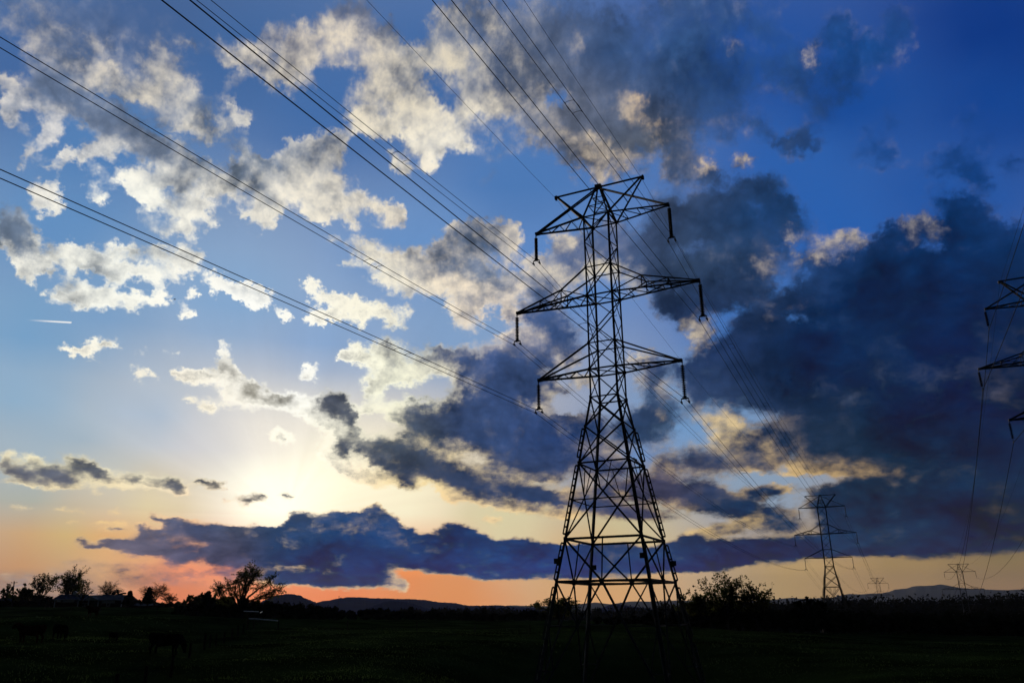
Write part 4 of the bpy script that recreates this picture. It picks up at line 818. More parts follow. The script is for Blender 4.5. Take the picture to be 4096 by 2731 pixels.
# bundle spacers: where the two wires of a pair are held apart
SP = [('UL', 402, 154.5), ('UR', 571.5, 107), ('ML', 374, 259), ('LL', 402, 356), ('LR', 586, 329), ('UR', 733, 347), ('UR', 757.6, 409), ('LR', 743, 472), ('UR', 806.6, 468)]
SPL = ['high on the upper left pair of wires', 'on the upper right pair above the tower top', 'on the middle left pair of wires', 'on the lower left pair of wires', 'on the lower right pair beside the tower body',
       'on the right pair beside the middle right insulator', 'on the right pair before the dark cloud', 'on the lower right pair halfway to the second tower', 'on the right pair close above the second tower']
for (k, px, py), lab in zip(SP, SPL):
    pts = centre[('near', k)]; best = None
    for i in range(len(pts) - 1):
        for t in (0, .25, .5, .75):
            p = pts[i] * (1 - t) + pts[i + 1] * t
            if p.y < 3: continue
            a, b = pixel(p); dd = (a - px) ** 2 + (b - py) ** 2
            if best is None or dd < best[0]: best = (dd, p, (pts[i + 1] - pts[i]).normalized())
    _, p, dv = best
    m = MB()
    for e in (-.55, .55):
        q = p + dv * e
        m.tube([q - ACROSS * .26, q - ACROSS * .1 + Vector((0, 0, .05)), q + ACROSS * .1 + Vector((0, 0, .05)), q + ACROSS * .26], .012, 6)
        for s in (-1, 1): m.tube([q + ACROSS * (s * .26) - dv * .12, q + ACROSS * (s * .26) + dv * .12], .024, 6)
    for s in (-1, 1): m.tube([p - dv * .55 + ACROSS * (s * .26), p + ACROSS * (s * .29), p + dv * .55 + ACROSS * (s * .26)], .017, 6)
    tag(m.build('wire_spacer', MAT['wire']), 'small frame shaped spacer ' + lab, 'spacer', 'spacers between twin wires')

# ------------------------------------------------------------------ trees
def grow_tree(seed, limbs=7, trunk=.22, spread=(12, 62), sub=(6, 6), twig=5, leaf_n=3, leaf=.28, curl=.25, leafy=1.0):
    g = random.Random(seed); segs = []; leaves = []
    def rdir(d, ang):
        ax = d.cross(Vector((g.gauss(0, 1), g.gauss(0, 1), g.gauss(0, 1))))
        if ax.length < 1e-4: ax = Vector((1, 0, 0))
        return (Matrix.Rotation(ang, 3, ax.normalized()) @ d).normalized()
    def branch(p, d, ln, r0, r1, n, up):
        pts = [p.copy()]; q = p.copy()
        for i in range(n):
            d = (d + Vector((g.gauss(0, curl * .35), g.gauss(0, curl * .35), g.gauss(0, curl * .25) + up))).normalized()
            q = q + d * (ln / n); pts.append(q.copy())
        segs.append((pts, [r0 + (r1 - r0) * i / n for i in range(n + 1)])); return pts, d
    H = 1.0
    tp, td = branch(Vector((0, 0, 0)), Vector((g.gauss(0, .04), g.gauss(0, .04), 1)).normalized(), trunk, .034, .026, 3, 0)
    for i in range(limbs):
        az_ = 2 * math.pi * (i + g.uniform(-.3, .3)) / limbs * 1.0
        an_ = R(g.uniform(*spread)) * (1 if i else .25)
        d = Vector((math.sin(an_) * math.cos(az_), math.sin(an_) * math.sin(az_), math.cos(an_)))
        st = tp[-1] if g.random() < .6 else tp[-2] * .4 + tp[-1] * .6
        ln = g.uniform(.56, .70) * (1 - .22 * an_)
        lp, ld = branch(st, d, ln, .018, .006, 6, .03)
        for j in range(sub[0]):
            k = g.randint(2, 6); s2 = lp[k]; d0 = (lp[k] - lp[k - 1]).normalized()
            sp, sd = branch(s2, rdir(d0, R(g.uniform(18, 55))), g.uniform(.14, .30), .006, .0024, 4, .04)
            for t in range(sub[1]):
                kk = g.randint(1, 4); d1 = (sp[kk] - sp[kk - 1]).normalized()
                wp, wd = branch(sp[kk], rdir(d1, R(g.uniform(15, 60))), g.uniform(.06, .14), .0024, .0010, 2, .02)
                for u in range(twig):
                    e = wp[g.randint(1, 2)]
                    if leafy > .3:
                        if g.random() < leafy:
                            for _ in range(leaf_n): leaves.append((e.x + g.gauss(0, .016), e.y + g.gauss(0, .016), e.z + g.gauss(0, .016)))
                    else:
                        branch(e, rdir(wd, R(g.uniform(10, 55))), g.uniform(.04, .09), .0012, .0006, 1, .02)
                        if g.random() < leafy: leaves.append((e.x, e.y, e.z))
    return segs, np.array(leaves).reshape(-1, 3)
def leaf_quads(pts, size, seed):
    g = np.random.default_rng(seed); n = len(pts)
    a = g.normal(0, 1, (n, 3)); a /= np.linalg.norm(a, axis=1)[:, None]
    b = np.cross(a, g.normal(0, 1, (n, 3))); b /= np.linalg.norm(b, axis=1)[:, None]
    s = size * g.uniform(.5, 1.4, (n, 1))
    v = np.stack([pts - a * s, pts + b * s * .6, pts + a * s, pts - b * s * .6], 1).reshape(-1, 3)
    return v, np.arange(4 * n).reshape(n, 4)
def finish_tree(root, segs, leaves, H, Wd, leafsize, seed, lm, thick=1.0):
    allp = np.array([p for s, _ in segs for p in s]); zt = max(allp[:, 2].max(), leaves[:, 2].max() if len(leaves) else 0)
    wx = np.percentile(np.abs(allp[:, 0]), 97.0) + .01
    kz, kx = H / zt, Wd / 2 / wx * .9
    m = MB(); w = MB()
    for pts, rs in segs:
        pp = [(p.x * kx, p.y * kx, p.z * kz) for p in pts]; rr_ = [max(r * kz * thick, .016) for r in rs]
        (m if rs[0] > .0055 else w).tube(pp, rr_, 5 if rs[0] > .0055 else 3)
    t = m.build('trunk', MAT['bark'], root, True)
    crown = w.build('fine_branches' if len(leaves) else 'crown', MAT['bark'], root)
    if len(leaves):
        lv, lq = leaf_quads(leaves * np.array([kx, kx, kz]), leafsize, seed)
        lo = mesh_np('crown', lv, lq, lm, root)
        crown.parent = t
def tree(label, px, top, dist, wpx, seed, leaf=.28, base=None, lm='leaf', group=None, cat='tree', name='tree', thick=1.0, **kw):
    p = at(px, 600, dist); z = gz(p.x, p.y) if base is None else base
    H = at(px, top, dist).z - z; Wd = wpx * dist / 743.0
    root = thing(name, label, cat, (p.x, p.y, z - .1), 0, group)
    s, l = grow_tree(seed, **kw); finish_tree(root, s, l, H, Wd, leaf, seed, MAT[lm], thick)
    return root
TGp = 'trees along the field edge'
tree('tall rounded tree with fanning limbs behind the left end of the low house', 68.5, 563.5, 262, 27, 11, leaf=.16, limbs=12, trunk=.27, spread=(3, 44), sub=(9, 7), twig=5, leaf_n=3, leafy=.8, group=TGp)
tree('upright leafy tree left of the tallest rounded tree', 41, 571.6, 262, 22, 12, leaf=.21, limbs=9, trunk=.27, spread=(4, 44), sub=(7, 7), twig=5, leaf_n=2, leafy=.6, group=TGp)
tree('low leafy tree right of the utility pole', 23, 581.6, 255, 16, 13, leaf=.24, limbs=8, trunk=.3, spread=(10, 60), leaf_n=3, leafy=.8, group=TGp)
tree('small open leafy tree at the left edge', 5.5, 582.7, 255, 12.5, 14, leaf=.22, limbs=6, trunk=.35, spread=(10, 55), leaf_n=2, leafy=.6, group=TGp)
tree('thin half bare tree right of the tallest rounded tree', 82, 578.5, 245, 14, 15, leaf=.16, limbs=8, trunk=.42, spread=(8, 60), sub=(7, 6), twig=5, leaf_n=1, leafy=.35, group=TGp)
tree('bare forked tree standing behind the middle of the house roof', 108, 578.5, 262, 19, 16, limbs=9, trunk=.40, spread=(12, 58), sub=(8, 7), twig=5, leafy=.10, leaf=.15, group=TGp, thick=1.2)
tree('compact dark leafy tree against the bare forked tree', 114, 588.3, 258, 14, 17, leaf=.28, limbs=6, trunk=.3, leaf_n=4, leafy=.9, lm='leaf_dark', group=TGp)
tree('rounded bare fine twigged tree right of the pine', 155, 580.2, 250, 27, 18, limbs=10, trunk=.36, spread=(8, 52), sub=(7, 7), twig=5, leafy=.05, leaf=.14, group=TGp)
tree('small bare tree at the right end of the bare rounded tree', 170, 591.5, 235, 13, 19, limbs=8, trunk=.3, spread=(12, 60), sub=(7, 6), twig=5, leafy=.12, leaf=.14, group=TGp)
tree('pale thin bare sapling left of the bare forked tree', 97, 590, 268, 9, 20, limbs=5, trunk=.3, twig=3, leafy=.1, leaf=.12, group=TGp)
tree('bushy leafy tree at the gap before the orange horizon', 194.5, 593.6, 232, 17, 21, leaf=.22, limbs=7, trunk=.3, leaf_n=3, leafy=.75, group=TGp)
tree('low leafy tree in the gap of the orange horizon', 182, 598.5, 235, 10, 22, leaf=.22, limbs=6, trunk=.3, leaf_n=3, leafy=.7, group=TGp)
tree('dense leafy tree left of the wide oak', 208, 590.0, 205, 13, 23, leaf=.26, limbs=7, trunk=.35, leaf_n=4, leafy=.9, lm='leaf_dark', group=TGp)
# the wide open oak, limbs laid out one by one
def oak():
    D = 172.0; k = D / 743.0; base = at(243, 611.5, D); base.z = gz(base.x, base.y)
    root = thing('tree', 'wide spreading half bare oak with long crooked limbs against the orange sky', 'tree', base, 0, TGp)
    top = at(243, 569.3, D).z - base.z
    g = random.Random(77); segs = []; lv = []
    Zc = lambda x, y, dep=0.0: Vector(((205 + x * .042517 - 243) * k, dep, at(243, 562.5 + y * .042517, D).z - base.z))
    limbs_ = [[(880, 1150), (880, 900), (830, 700), (845, 480), (820, 350), (800, 215)], [(890, 1150), (900, 850), (940, 650), (985, 420), (1060, 310), (1090, 230)], [(880, 1100), (910, 800), (965, 560), (1080, 430), (1240, 400)],
              [(900, 1120), (960, 800), (1100, 660), (1250, 530), (1350, 440), (1410, 320)], [(900, 1120), (1000, 900), (1250, 800), (1400, 710), (1560, 650), (1620, 650)], [(880, 1150), (760, 900), (690, 700), (690, 520), (720, 400)],
              [(880, 1150), (740, 1000), (600, 800), (520, 650), (470, 520)], [(880, 1180), (700, 1050), (480, 880), (360, 720), (300, 620)], [(880, 1100), (860, 800), (930, 480), (1000, 280), (1040, 170)], [(870, 1150), (800, 850), (740, 560), (740, 340)],
              [(900, 1180), (1100, 980), (1220, 860), (1400, 800), (1500, 760)], [(880, 1180), (640, 1000), (420, 820), (330, 640)]]
    for li, lm_ in enumerate(limbs_):
        dp = g.uniform(-2.5, 2.5); n = len(lm_)
        pts = [Zc(x, y, dp * i / (n - 1)) for i, (x, y) in enumerate(lm_)]; fine = []
        for i in range(n - 1):
            for t in (0, .5): fine.append(pts[i] * (1 - t) + pts[i + 1] * t + Vector((g.gauss(0, .08), g.gauss(0, .2), g.gauss(0, .06))) * (1 if i else 0))
        fine.append(pts[-1]); m_ = len(fine)
        segs.append((fine, [.22 * (1 - i / m_) ** 1.2 + .035 for i in range(m_)]))
        for j in range(36):
            i = g.randint(max(2, m_ // 3), m_ - 1); d0 = (fine[i] - fine[i - 1]).normalized()
            d = (d0 + Vector((g.gauss(0, .65), g.gauss(0, .7), g.gauss(.1, .45)))).normalized(); ln = g.uniform(.7, 2.0); q = fine[i]; sp = [q]
            for s_ in range(4):
                d = (d + Vector((g.gauss(0, .2), g.gauss(0, .2), g.gauss(.02, .18)))).normalized(); q = q + d * ln / 4; sp.append(q)
            segs.append((sp, [.035, .028, .022, .017, .012]))
            for t in range(7):
                e = sp[g.randint(1, 4)]; d2 = (d + Vector((g.gauss(0, .7), g.gauss(0, .7), g.gauss(.1, .6)))).normalized(); e2 = e + d2 * g.uniform(.25, .75)
                segs.append(([e, (e + e2) / 2 + Vector((0, 0, .03)), e2], [.013, .011, .009]))
                if g.random() < .8:
                    for _ in range(3): lv.append(tuple(e2 + Vector((g.gauss(0, .14), g.gauss(0, .14), g.gauss(0, .12)))))
    t, w = MB(), MB()
    segs.insert(0, ([Vector((0, 0, -.3)), Zc(880, 1300), Zc(882, 1080)], [.5, .42, .38]))
    for pts, rs in segs: (t if rs[0] > .036 else w).tube(pts, rs, 6 if rs[0] > .036 else 3)
    to = t.build('trunk', MAT['bark'], root, True); w.build('fine_branches', MAT['bark'], to)
    a, b = leaf_quads(np.array(lv), .15, 5); mesh_np('crown', a, b, MAT['leaf'], root)
oak()
RG = 'trees right of the nearest tower'
tree('tallest leafy tree of the clump right of the nearest tower', 728, 569, 128, 46, 31, leaf=.15, limbs=11, trunk=.30, spread=(5, 58), sub=(8, 7), twig=5, leaf_n=2, leafy=.62, group=RG)
tree('rounded leafy tree at the right end of the clump', 755, 579.6, 126, 34, 32, leaf=.15, limbs=10, trunk=.32, spread=(10, 58), sub=(8, 7), twig=5, leaf_n=2, leafy=.62, group=RG)
tree('lower leafy tree at the left end of the clump by the tower leg', 699, 587, 126, 38, 33, leaf=.15, limbs=11, trunk=.30, spread=(8, 62), sub=(8, 7), twig=5, leaf_n=2, leafy=.62, group=RG)
tree('dense dark tree filling the middle of the clump', 736, 594, 134, 56, 34, leaf=.15, limbs=10, trunk=.22, spread=(15, 65), sub=(7, 6), twig=4, leaf_n=4, leafy=.8, lm='leaf_dark', group=RG)
tree('pale leafy tree seen between the legs of the nearest tower', 558, 594.8, 140, 44, 35, leaf=.13, limbs=11, trunk=.45, spread=(10, 66), sub=(8, 7), twig=5, leaf_n=2, leafy=.75, group=RG)
tree('dark rounded bush tree between the clump and the second tower', 808.5, 595.5, 150, 24, 36, leaf=.26, limbs=8, trunk=.15, spread=(10, 60), leaf_n=5, leafy=.95, lm='leaf_dark', group=RG)
tree('tiny bare treetop above the dark hill left of the nearest tower', 485.5, 604.5, 260, 8, 37, limbs=5, trunk=.3, twig=3, leafy=.1, leaf=.14, group=RG)

def pine(label, px, top, dist, wpx, seed, group, bot=None):
    p = at(px, 600, dist); z = gz(p.x, p.y); H = at(px, top, dist).z - z; Wd = wpx * dist / 743.0
    g = random.Random(seed); root = thing('pine_tree', label, 'pine tree', (p.x, p.y, z - .1), 0, group)
    t = MB(); t.tube([(0, 0, 0), (0, 0, H * .5), (0, 0, H)], [.22, .13, .03], 7); lv = []; br_ = MB()
    n = 26
    for i in range(n):
        f = .22 + .78 * i / n; ln = Wd / 2 * (1.05 - f) / .8 * g.uniform(.7, 1.15)
        for k in range(5):
            a = g.uniform(0, 2 * math.pi); e = Vector((math.cos(a) * ln, math.sin(a) * ln, f * H + ln * g.uniform(-.05, .25)))
            s0 = Vector((0, 0, f * H)); br_.tube([s0, (s0 + e) / 2 - Vector((0, 0, ln * .05)), e], [.04, .03, .015], 3)
            for q in range(16):
                u = g.uniform(.25, 1.03); pnt = s0 * (1 - u) + e * u
                lv.append((pnt.x + g.gauss(0, .16), pnt.y + g.gauss(0, .16), pnt.z + g.gauss(0, .10)))
    t.build('trunk', MAT['bark'], root); br_.build('branches', MAT['bark'], root)
    a, b = leaf_quads(np.array(lv), .26, seed); mesh_np('crown', a, b, MAT['needle'], root)
pine('pointed pine standing alone against the orange sky right of the house', 129, 590.0, 245, 11, 51, 'pines by the house')
pine('taller dark pine in front of the bare rounded tree', 148, 586.2, 238, 13, 52, 'pines by the house')
pine('small lone pine on the dark field edge below the long hill', 411, 606.5, 190, 7, 53, 'pines by the house')

def woods(name, label, prof, dist, rows, step, seed, leaf, m, spread_y=14, per=150):
    """a run of crowns too many to tell apart, its skyline following prof"""
    g = np.random.default_rng(seed); pts = []; st = MB()
    for r_ in range(rows):
        d = dist - r_ * spread_y
        for px in np.arange(prof[0][0], prof[-1][0], step):
            x = px + g.uniform(-.5, .5) * step; dd = d + g.uniform(-.4, .4) * spread_y
            top = at(x, float(np.interp(x, [p[0] for p in prof], [p[1] for p in prof])), dd)
            z0 = gz(top.x, top.y); ht = top.z - z0
            if ht < .6: continue
            ht -= (g.uniform(-.0015, .0032) * dd) + r_ * .006 * dd
            if ht < .5: continue
            w = max(step * dd / 743 * .6, min(ht, 16) * g.uniform(.26, .40))
            n = int(per * g.uniform(.8, 1.2)); u = g.normal(0, 1, (n, 3)); u /= np.linalg.norm(u, axis=1)[:, None]
            u *= g.uniform(.3, 1, (n, 1)) ** .5
            lump = 1 + .22 * np.sin(3 * u[:, :1] * 3 + x) * np.cos(u[:, 2:] * 5 + x)
            pts.append(np.stack([top.x + u[:, 0] * w * lump[:, 0], top.y + u[:, 1] * w, z0 + ht * .60 + u[:, 2] * ht * .40 * lump[:, 0]], -1))
            st.tube([(top.x, top.y, z0 - .2), (top.x, top.y, z0 + ht * .6)], [.12, .06], 4)
    lv, lq = leaf_quads(np.concatenate(pts), leaf, seed)
    o = len(lv); V_ = np.concatenate([lv, np.array(st.v)]); 
    Q = [tuple(q) for q in lq] + [tuple(i + o for i in f) for f in st.f]
    me = bpy.data.meshes.new(name); me.from_pydata(V_.tolist(), [], Q); me.materials.append(m)
    ob = bpy.data.objects.new(name, me); C.objects.link(ob)
    return tag(ob, label, 'hedgerow' if 'hedge' in name else 'woodland', kind='stuff')
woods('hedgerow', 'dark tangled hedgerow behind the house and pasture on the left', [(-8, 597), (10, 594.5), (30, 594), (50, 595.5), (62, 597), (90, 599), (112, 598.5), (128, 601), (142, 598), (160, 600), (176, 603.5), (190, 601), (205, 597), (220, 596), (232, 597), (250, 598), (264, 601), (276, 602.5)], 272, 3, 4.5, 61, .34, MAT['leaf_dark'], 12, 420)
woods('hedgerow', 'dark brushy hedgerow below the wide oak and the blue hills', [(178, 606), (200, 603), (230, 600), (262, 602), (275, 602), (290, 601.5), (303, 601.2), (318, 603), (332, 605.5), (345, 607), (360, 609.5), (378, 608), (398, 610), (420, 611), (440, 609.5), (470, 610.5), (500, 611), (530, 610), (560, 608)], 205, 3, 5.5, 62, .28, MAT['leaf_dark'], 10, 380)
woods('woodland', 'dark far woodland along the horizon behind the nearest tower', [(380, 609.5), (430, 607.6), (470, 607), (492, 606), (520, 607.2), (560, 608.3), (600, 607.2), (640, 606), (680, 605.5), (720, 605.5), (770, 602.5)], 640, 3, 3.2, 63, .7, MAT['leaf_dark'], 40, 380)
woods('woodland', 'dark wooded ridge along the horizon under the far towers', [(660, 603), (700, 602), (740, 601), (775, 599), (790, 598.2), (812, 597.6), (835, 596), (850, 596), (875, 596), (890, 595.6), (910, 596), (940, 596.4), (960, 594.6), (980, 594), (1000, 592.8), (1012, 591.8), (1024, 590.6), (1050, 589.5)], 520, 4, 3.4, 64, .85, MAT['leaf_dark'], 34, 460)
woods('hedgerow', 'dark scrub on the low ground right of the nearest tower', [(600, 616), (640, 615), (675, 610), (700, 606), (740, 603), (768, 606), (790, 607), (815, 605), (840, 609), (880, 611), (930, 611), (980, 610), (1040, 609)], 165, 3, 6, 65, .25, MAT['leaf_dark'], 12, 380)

# ------------------------------------------------------------------ house, shed, pole
def house():
    D = 250.0; k = D / 743.0; o = at(88, 606.7, D); o.z = gz(o.x, o.y)
    root = thing('house', 'long low brick ranch house with pale metal roof, white porch posts and gable', 'house', o, R(-4))
    X = lambda zx: (47.5 + zx * .05315 - 88) * k
    Zv = lambda zy: 3.95 - (zy - 235) * .05315 * k * 1.0
    x0, x1, x2 = X(150), X(600), X(1380)
    b = MB(); b.box(((x0 + x1) / 2, 3.2, 1.05), x1 - x0 - .8, 6.2, 2.5); b.box(((x1 + x2) / 2 - .2, 3.4, 1.05), x2 - x1 - .6, 6.0, 2.44); b.build('wall', MAT['brick'], root)
    def roof(xa, xb, ze, zr, yf, yb):
        r = MB(); ym = (yf + yb) / 2; e = .14
        prof = [(yf, ze), (ym, zr), (yb, ze), (yb, ze - e), (ym, zr - e), (yf, ze - e)]
        vs = [(x, y, z) for x in (xa, xb) for y, z in prof]; n = 6
        r.add(vs, [(i, (i + 1) % n, (i + 1) % n + n, i + n) for i in range(n)] + [(0, 5, 4, 1), (1, 4, 3, 2), (6, 7, 10, 11), (7, 8, 9, 10)])
        nseam = int((xb - xa) / .6)
        for i in range(nseam):
            x = xa + (i + .5) * (xb - xa) / nseam
            r.bar((x, yf, ze + .02), (x, ym, zr + .02), .04, .05)
        return r.build('roof', MAT['roof'], root)
    r1 = roof(x0 - .5, x1 + .2, 2.45, 4.0, -.7, 7.0); r2 = roof(x1 + .21, x2 + .4, 2.25, 3.68, -.9, 7.2)
    cp = MB(); cx = X(382); cp.box((cx, 3.1, 4.2), .75, .75, .75); cp.prism((cx, 2.6, 4.58), (cx, 3.6, 4.58), [(-.48, 0), (.48, 0), (0, .3)]); cp.build('cupola', MAT['white'], r1)
    gtri = MB(); xa, xb, xm = X(725), X(970), X(805)
    gtri.add([(xa, -1.25, 2.15), (xb, -1.25, 2.15), (xm, -1.25, 3.25), (xa, -1.1, 2.15), (xb, -1.1, 2.15), (xm, -1.1, 3.25)], [(0, 1, 2), (5, 4, 3), (0, 3, 4, 1), (1, 4, 5, 2), (2, 5, 3, 0)])
    gtri.build('porch_gable', MAT['white'], root)
    pr = MB(); pr.add([(xa - .2, -1.4, 2.12), (xm, -1.4, 3.32), (xm, 2.6, 3.32), (xa - .2, 2.6, 2.12), (xb + .2, -1.4, 2.12), (xb + .2, 2.6, 2.12), (xa - .2, -1.4, 2.02), (xm, -1.4, 3.22), (xm, 2.6, 3.22), (xa - .2, 2.6, 2.02), (xb + .2, -1.4, 2.02), (xb + .2, 2.6, 2.02)],
           [(0, 1, 2, 3), (1, 4, 5, 2), (6, 9, 8, 7), (7, 8, 11, 10), (0, 6, 7, 1), (1, 7, 10, 4), (4, 10, 11, 5), (0, 3, 9, 6)]); pr.build('porch_roof', MAT['roof'], root)
    for zx in (187, 612, 795, 965, 1365):
        c = MB(); x = X(zx); c.box((x, -.75 if zx in (187, 1365) else -1.1, .95), .2, .2, 2.45); c.box((x, -.75 if zx in (187, 1365) else -1.1, -.2), .34, .34, .12); c.build('post', MAT['white'], root)
    for za, zb, zt, zl in ((190, 270, 2.25, 1.72), (290, 495, 2.25, 1.66), (990, 1215, 2.05, 1.30)):
        s = MB(); n = 5; xa_, xb_ = X(za), X(zb)
        for i in range(n): s.box(((xa_ + xb_) / 2, .055 - .0 * i, zl + (i + .5) * (zt - zl) / n), xb_ - xa_, .05 + .02 * (i % 2), (zt - zl) / n * .96)
        s.build('siding_panel', MAT['white'], root)
    for zx in (660, 720, 1100):
        w = MB(); x = X(zx); w.box((x, .35 if zx < 1000 else .36, .95), .95, .06, .9); f = w.build('window', MAT['window'], root)
        fr = MB()
        for sx in (-.52, .52): fr.box((x + sx, .33, .95), .08, .1, 1.06)
        for sz in (.46, -.46): fr.box((x, .33, .95 + sz), .96, .1, .08)
        fr.build('frame', MAT['white'], f)
    d = MB(); d.box((X(870), .36, .75), .95, .08, 2.0); dd = d.build('door', MAT['window'], root); hb = MB(); hb.ball((X(870) + .35, .29, .75), .05, 8, 6); hb.build('handle', MAT['pipe'], dd)
    gt = MB(); gt.bar((x0 - .5, -.74, 2.36), (x1, -.74, 2.36), .1, .14); gt.bar((x1 + .3, -.94, 2.16), (x2 + .3, -.94, 2.16), .1, .14); gt.build('gutter', MAT['white'], root)
house()
def shed(label, px, py, D, w, dpt, h, rz, m_wall, m_roof):
    o = at(px, py, D); o.z = gz(o.x, o.y) - .1
    root = thing('shed', label, 'shed', o, rz)
    b = MB(); b.box((0, dpt / 2, h * .3), w, dpt, h * .6); b.build('wall', m_wall, root)
    r = MB(); e = .1
    pr = [(-.4, h * .6), (dpt / 2, h), (dpt + .4, h * .6), (dpt + .4, h * .6 - e), (dpt / 2, h - e), (-.4, h * .6 - e)]
    vs = [(x, y, z) for x in (-w / 2 - .3, w / 2 + .3) for y, z in pr]; n = 6
    r.add(vs, [(i, (i + 1) % n, (i + 1) % n + n, i + n) for i in range(n)] + [(0, 5, 4, 1), (1, 4, 3, 2), (6, 7, 10, 11), (7, 8, 9, 10)])
    r.build('roof', m_roof, root)
    d = MB(); d.box((w * .2, -.03, h * .26), 1.0, .06, h * .5); d.build('door', MAT['window'], root)
shed('long low shed with pale roof right of the house', 136, 607.3, 252, 9.6, 4.5, 1.5, R(-3), MAT['brick'], MAT['roof'])
shed('small pale outbuilding behind the tree at the left edge', 1.8, 603, 268, 4.0, 4, 3.4, 0, MAT['white'], MAT['roof'])

def utility_pole():
    D = 240; o = at(12.3, 604, D); o.z = gz(o.x, o.y); tp = at(14.3, 580.5, D) - o
    root = thing('utility_pole', 'leaning wooden utility pole with transformer above the trees at far left', 'utility pole', o)
    p = MB(); p.tube([(0, 0, -.3), tuple(tp)], [.19, .14], 8); p.build('pole', MAT['post'], root)
    c = MB(); q = tp * .94; c.bar(q + Vector((-.9, 0, 0)), q + Vector((.9, 0, .05)), .12); c.build('crossarm', MAT['post'], root)
    for s in (-.8, 0, .8): i = MB(); i.lathe([(.05, 0), (.09, .06), (.05, .12), (.08, .18), (.03, .26)], 8, tuple(q + Vector((s, 0, .05)))); i.build('insulator', MAT['glass'], root)
    t = MB(); t.lathe([(.0, 0), (.26, .03), (.28, .1), (.28, .8), (.22, .9), (.0, .92)], 12, tuple(tp * .66 + Vector((-.42, 0, 0)))); t.build('transformer', MAT['plate'], root)
utility_pole()

# ------------------------------------------------------------------ fences
def post_at(px, top, D):
    p = at(px, top, D); return Vector((p.x, p.y, gz(p.x, p.y))), p.z
def fence(name, label, posts, strands, sz=.16, cat='fence', group=None, wire=True):
    P0, _ = post_at(*posts[0]); root = thing(name, label, cat, P0, 0, group)
    tops = []
    for ps in posts:
        b, zt = post_at(*ps); zt = max(min(zt, b.z + 2.2), b.z + 1.0)
        m = MB(); m.tube([b - P0 - Vector((0, 0, .3)), Vector((b.x, b.y, zt)) - P0], [sz * .5, sz * .46], 8); m.build('post', MAT['post'], root)
        tops.append((b - P0, zt - b.z))
    for k in range(strands):
        m = MB(); f = .94 - k * .86 / max(strands - 1, 1)
        pts = []
        for i, (b, h) in enumerate(tops):
            q = b + Vector((0, 0, min(h, 1.4) * f))
            if i: pts.append((pts[-1] + q) / 2 - Vector((0, 0, .03)))
            pts.append(q)
        m.tube(pts, .0038, 4); m.build('wire', MAT['fwire'], root)
    return root
fence('wire_fence', 'woven wire fence on wooden posts running from the bottom left up the pasture', [(115, 692, 34), (146, 672, 40), (173.6, 653, 46), (190.8, 643.5, 58), (205.8, 632.8, 66), (211, 633.2, 70), (216.9, 633, 75), (225, 630.7, 82), (232.7, 627, 86), (238.5, 624.2, 90), (243.8, 623.6, 96), (248.4, 615, 103)], 7, .18, group='pasture fences')
fence('wire_fence', 'short wire fence behind the two pipe rails', [(248.6, 615, 104), (254.9, 611.5, 112), (259.2, 609.5, 120), (262.2, 608.8, 126)], 5, .16, group='pasture fences')
fence('wire_fence', 'sparse post fence crossing the dark middle of the field', [(278.8, 617, 105), (347.8, 619.5, 106), (417, 620.5, 112), (475, 624, 110), (530, 625, 112), (590, 626, 118), (660, 627, 122)], 3, .14, group='pasture fences')
fence('wire_fence', 'far fence along the grass in front of the house', [(-6, 603.5, 190), (20, 603.2, 190), (46, 603.4, 188), (72, 603.6, 186), (101, 603.6, 184), (128, 603.6, 182), (158, 604.5, 178), (186.5, 604.5, 150)], 3, .14, group='pasture fences')
def rail(label, a, b, D0, D1, rad):
    p0, p1 = at(*a, D0), at(*b, D1); m = MB(); m.tube([p0, (p0 + p1) / 2, p1], rad, 8)
    ends = MB()
    root = tag(m.build('pipe_rail', MAT['pipe']), label, 'pipe rail', 'pale pipe rails by the gate')
    return root
rail('lower pale pipe rail ending at the thick post', (248.8, 617.7), (278.4, 620.0), 104, 105, .055)
rail('upper pale pipe rail further back', (243.8, 610.5), (259.0, 610.9), 121, 120, .06)
rail('very short slanting bright pipe end beside the wire gate', (260.3, 612.0), (262.2, 610.8), 122, 126, .06)
def gate():
    p = at(264.0, 618, 127); q = at(268.3, 617.6, 129); z = gz(p.x, p.y); top = at(264, 608.0, 127).z
    root = thing('wire_gate', 'pale upright grid gate standing at the end of the fence', 'gate', (p.x, p.y, z))
    d = Vector((q.x - p.x, q.y - p.y, 0)); h = top - z
    f = MB()
    for t in (0, 1): f.bar(d * t, d * t + Vector((0, 0, h)), .05)
    for s in (.04, 1): f.bar(Vector((0, 0, h * s)), d + Vector((0, 0, h * s)), .05)
    f.build('frame', MAT['fwire'], root)
    g = MB()
    for k in range(1, 6): g.bar(Vector((0, 0, h * k / 6)), d + Vector((0, 0, h * k / 6)), .03)
    for k in range(1, 3): g.bar(d * (k / 3), d * (k / 3) + Vector((0, 0, h)), .03)
    g.build('grid', MAT['fwire'], root)
gate()

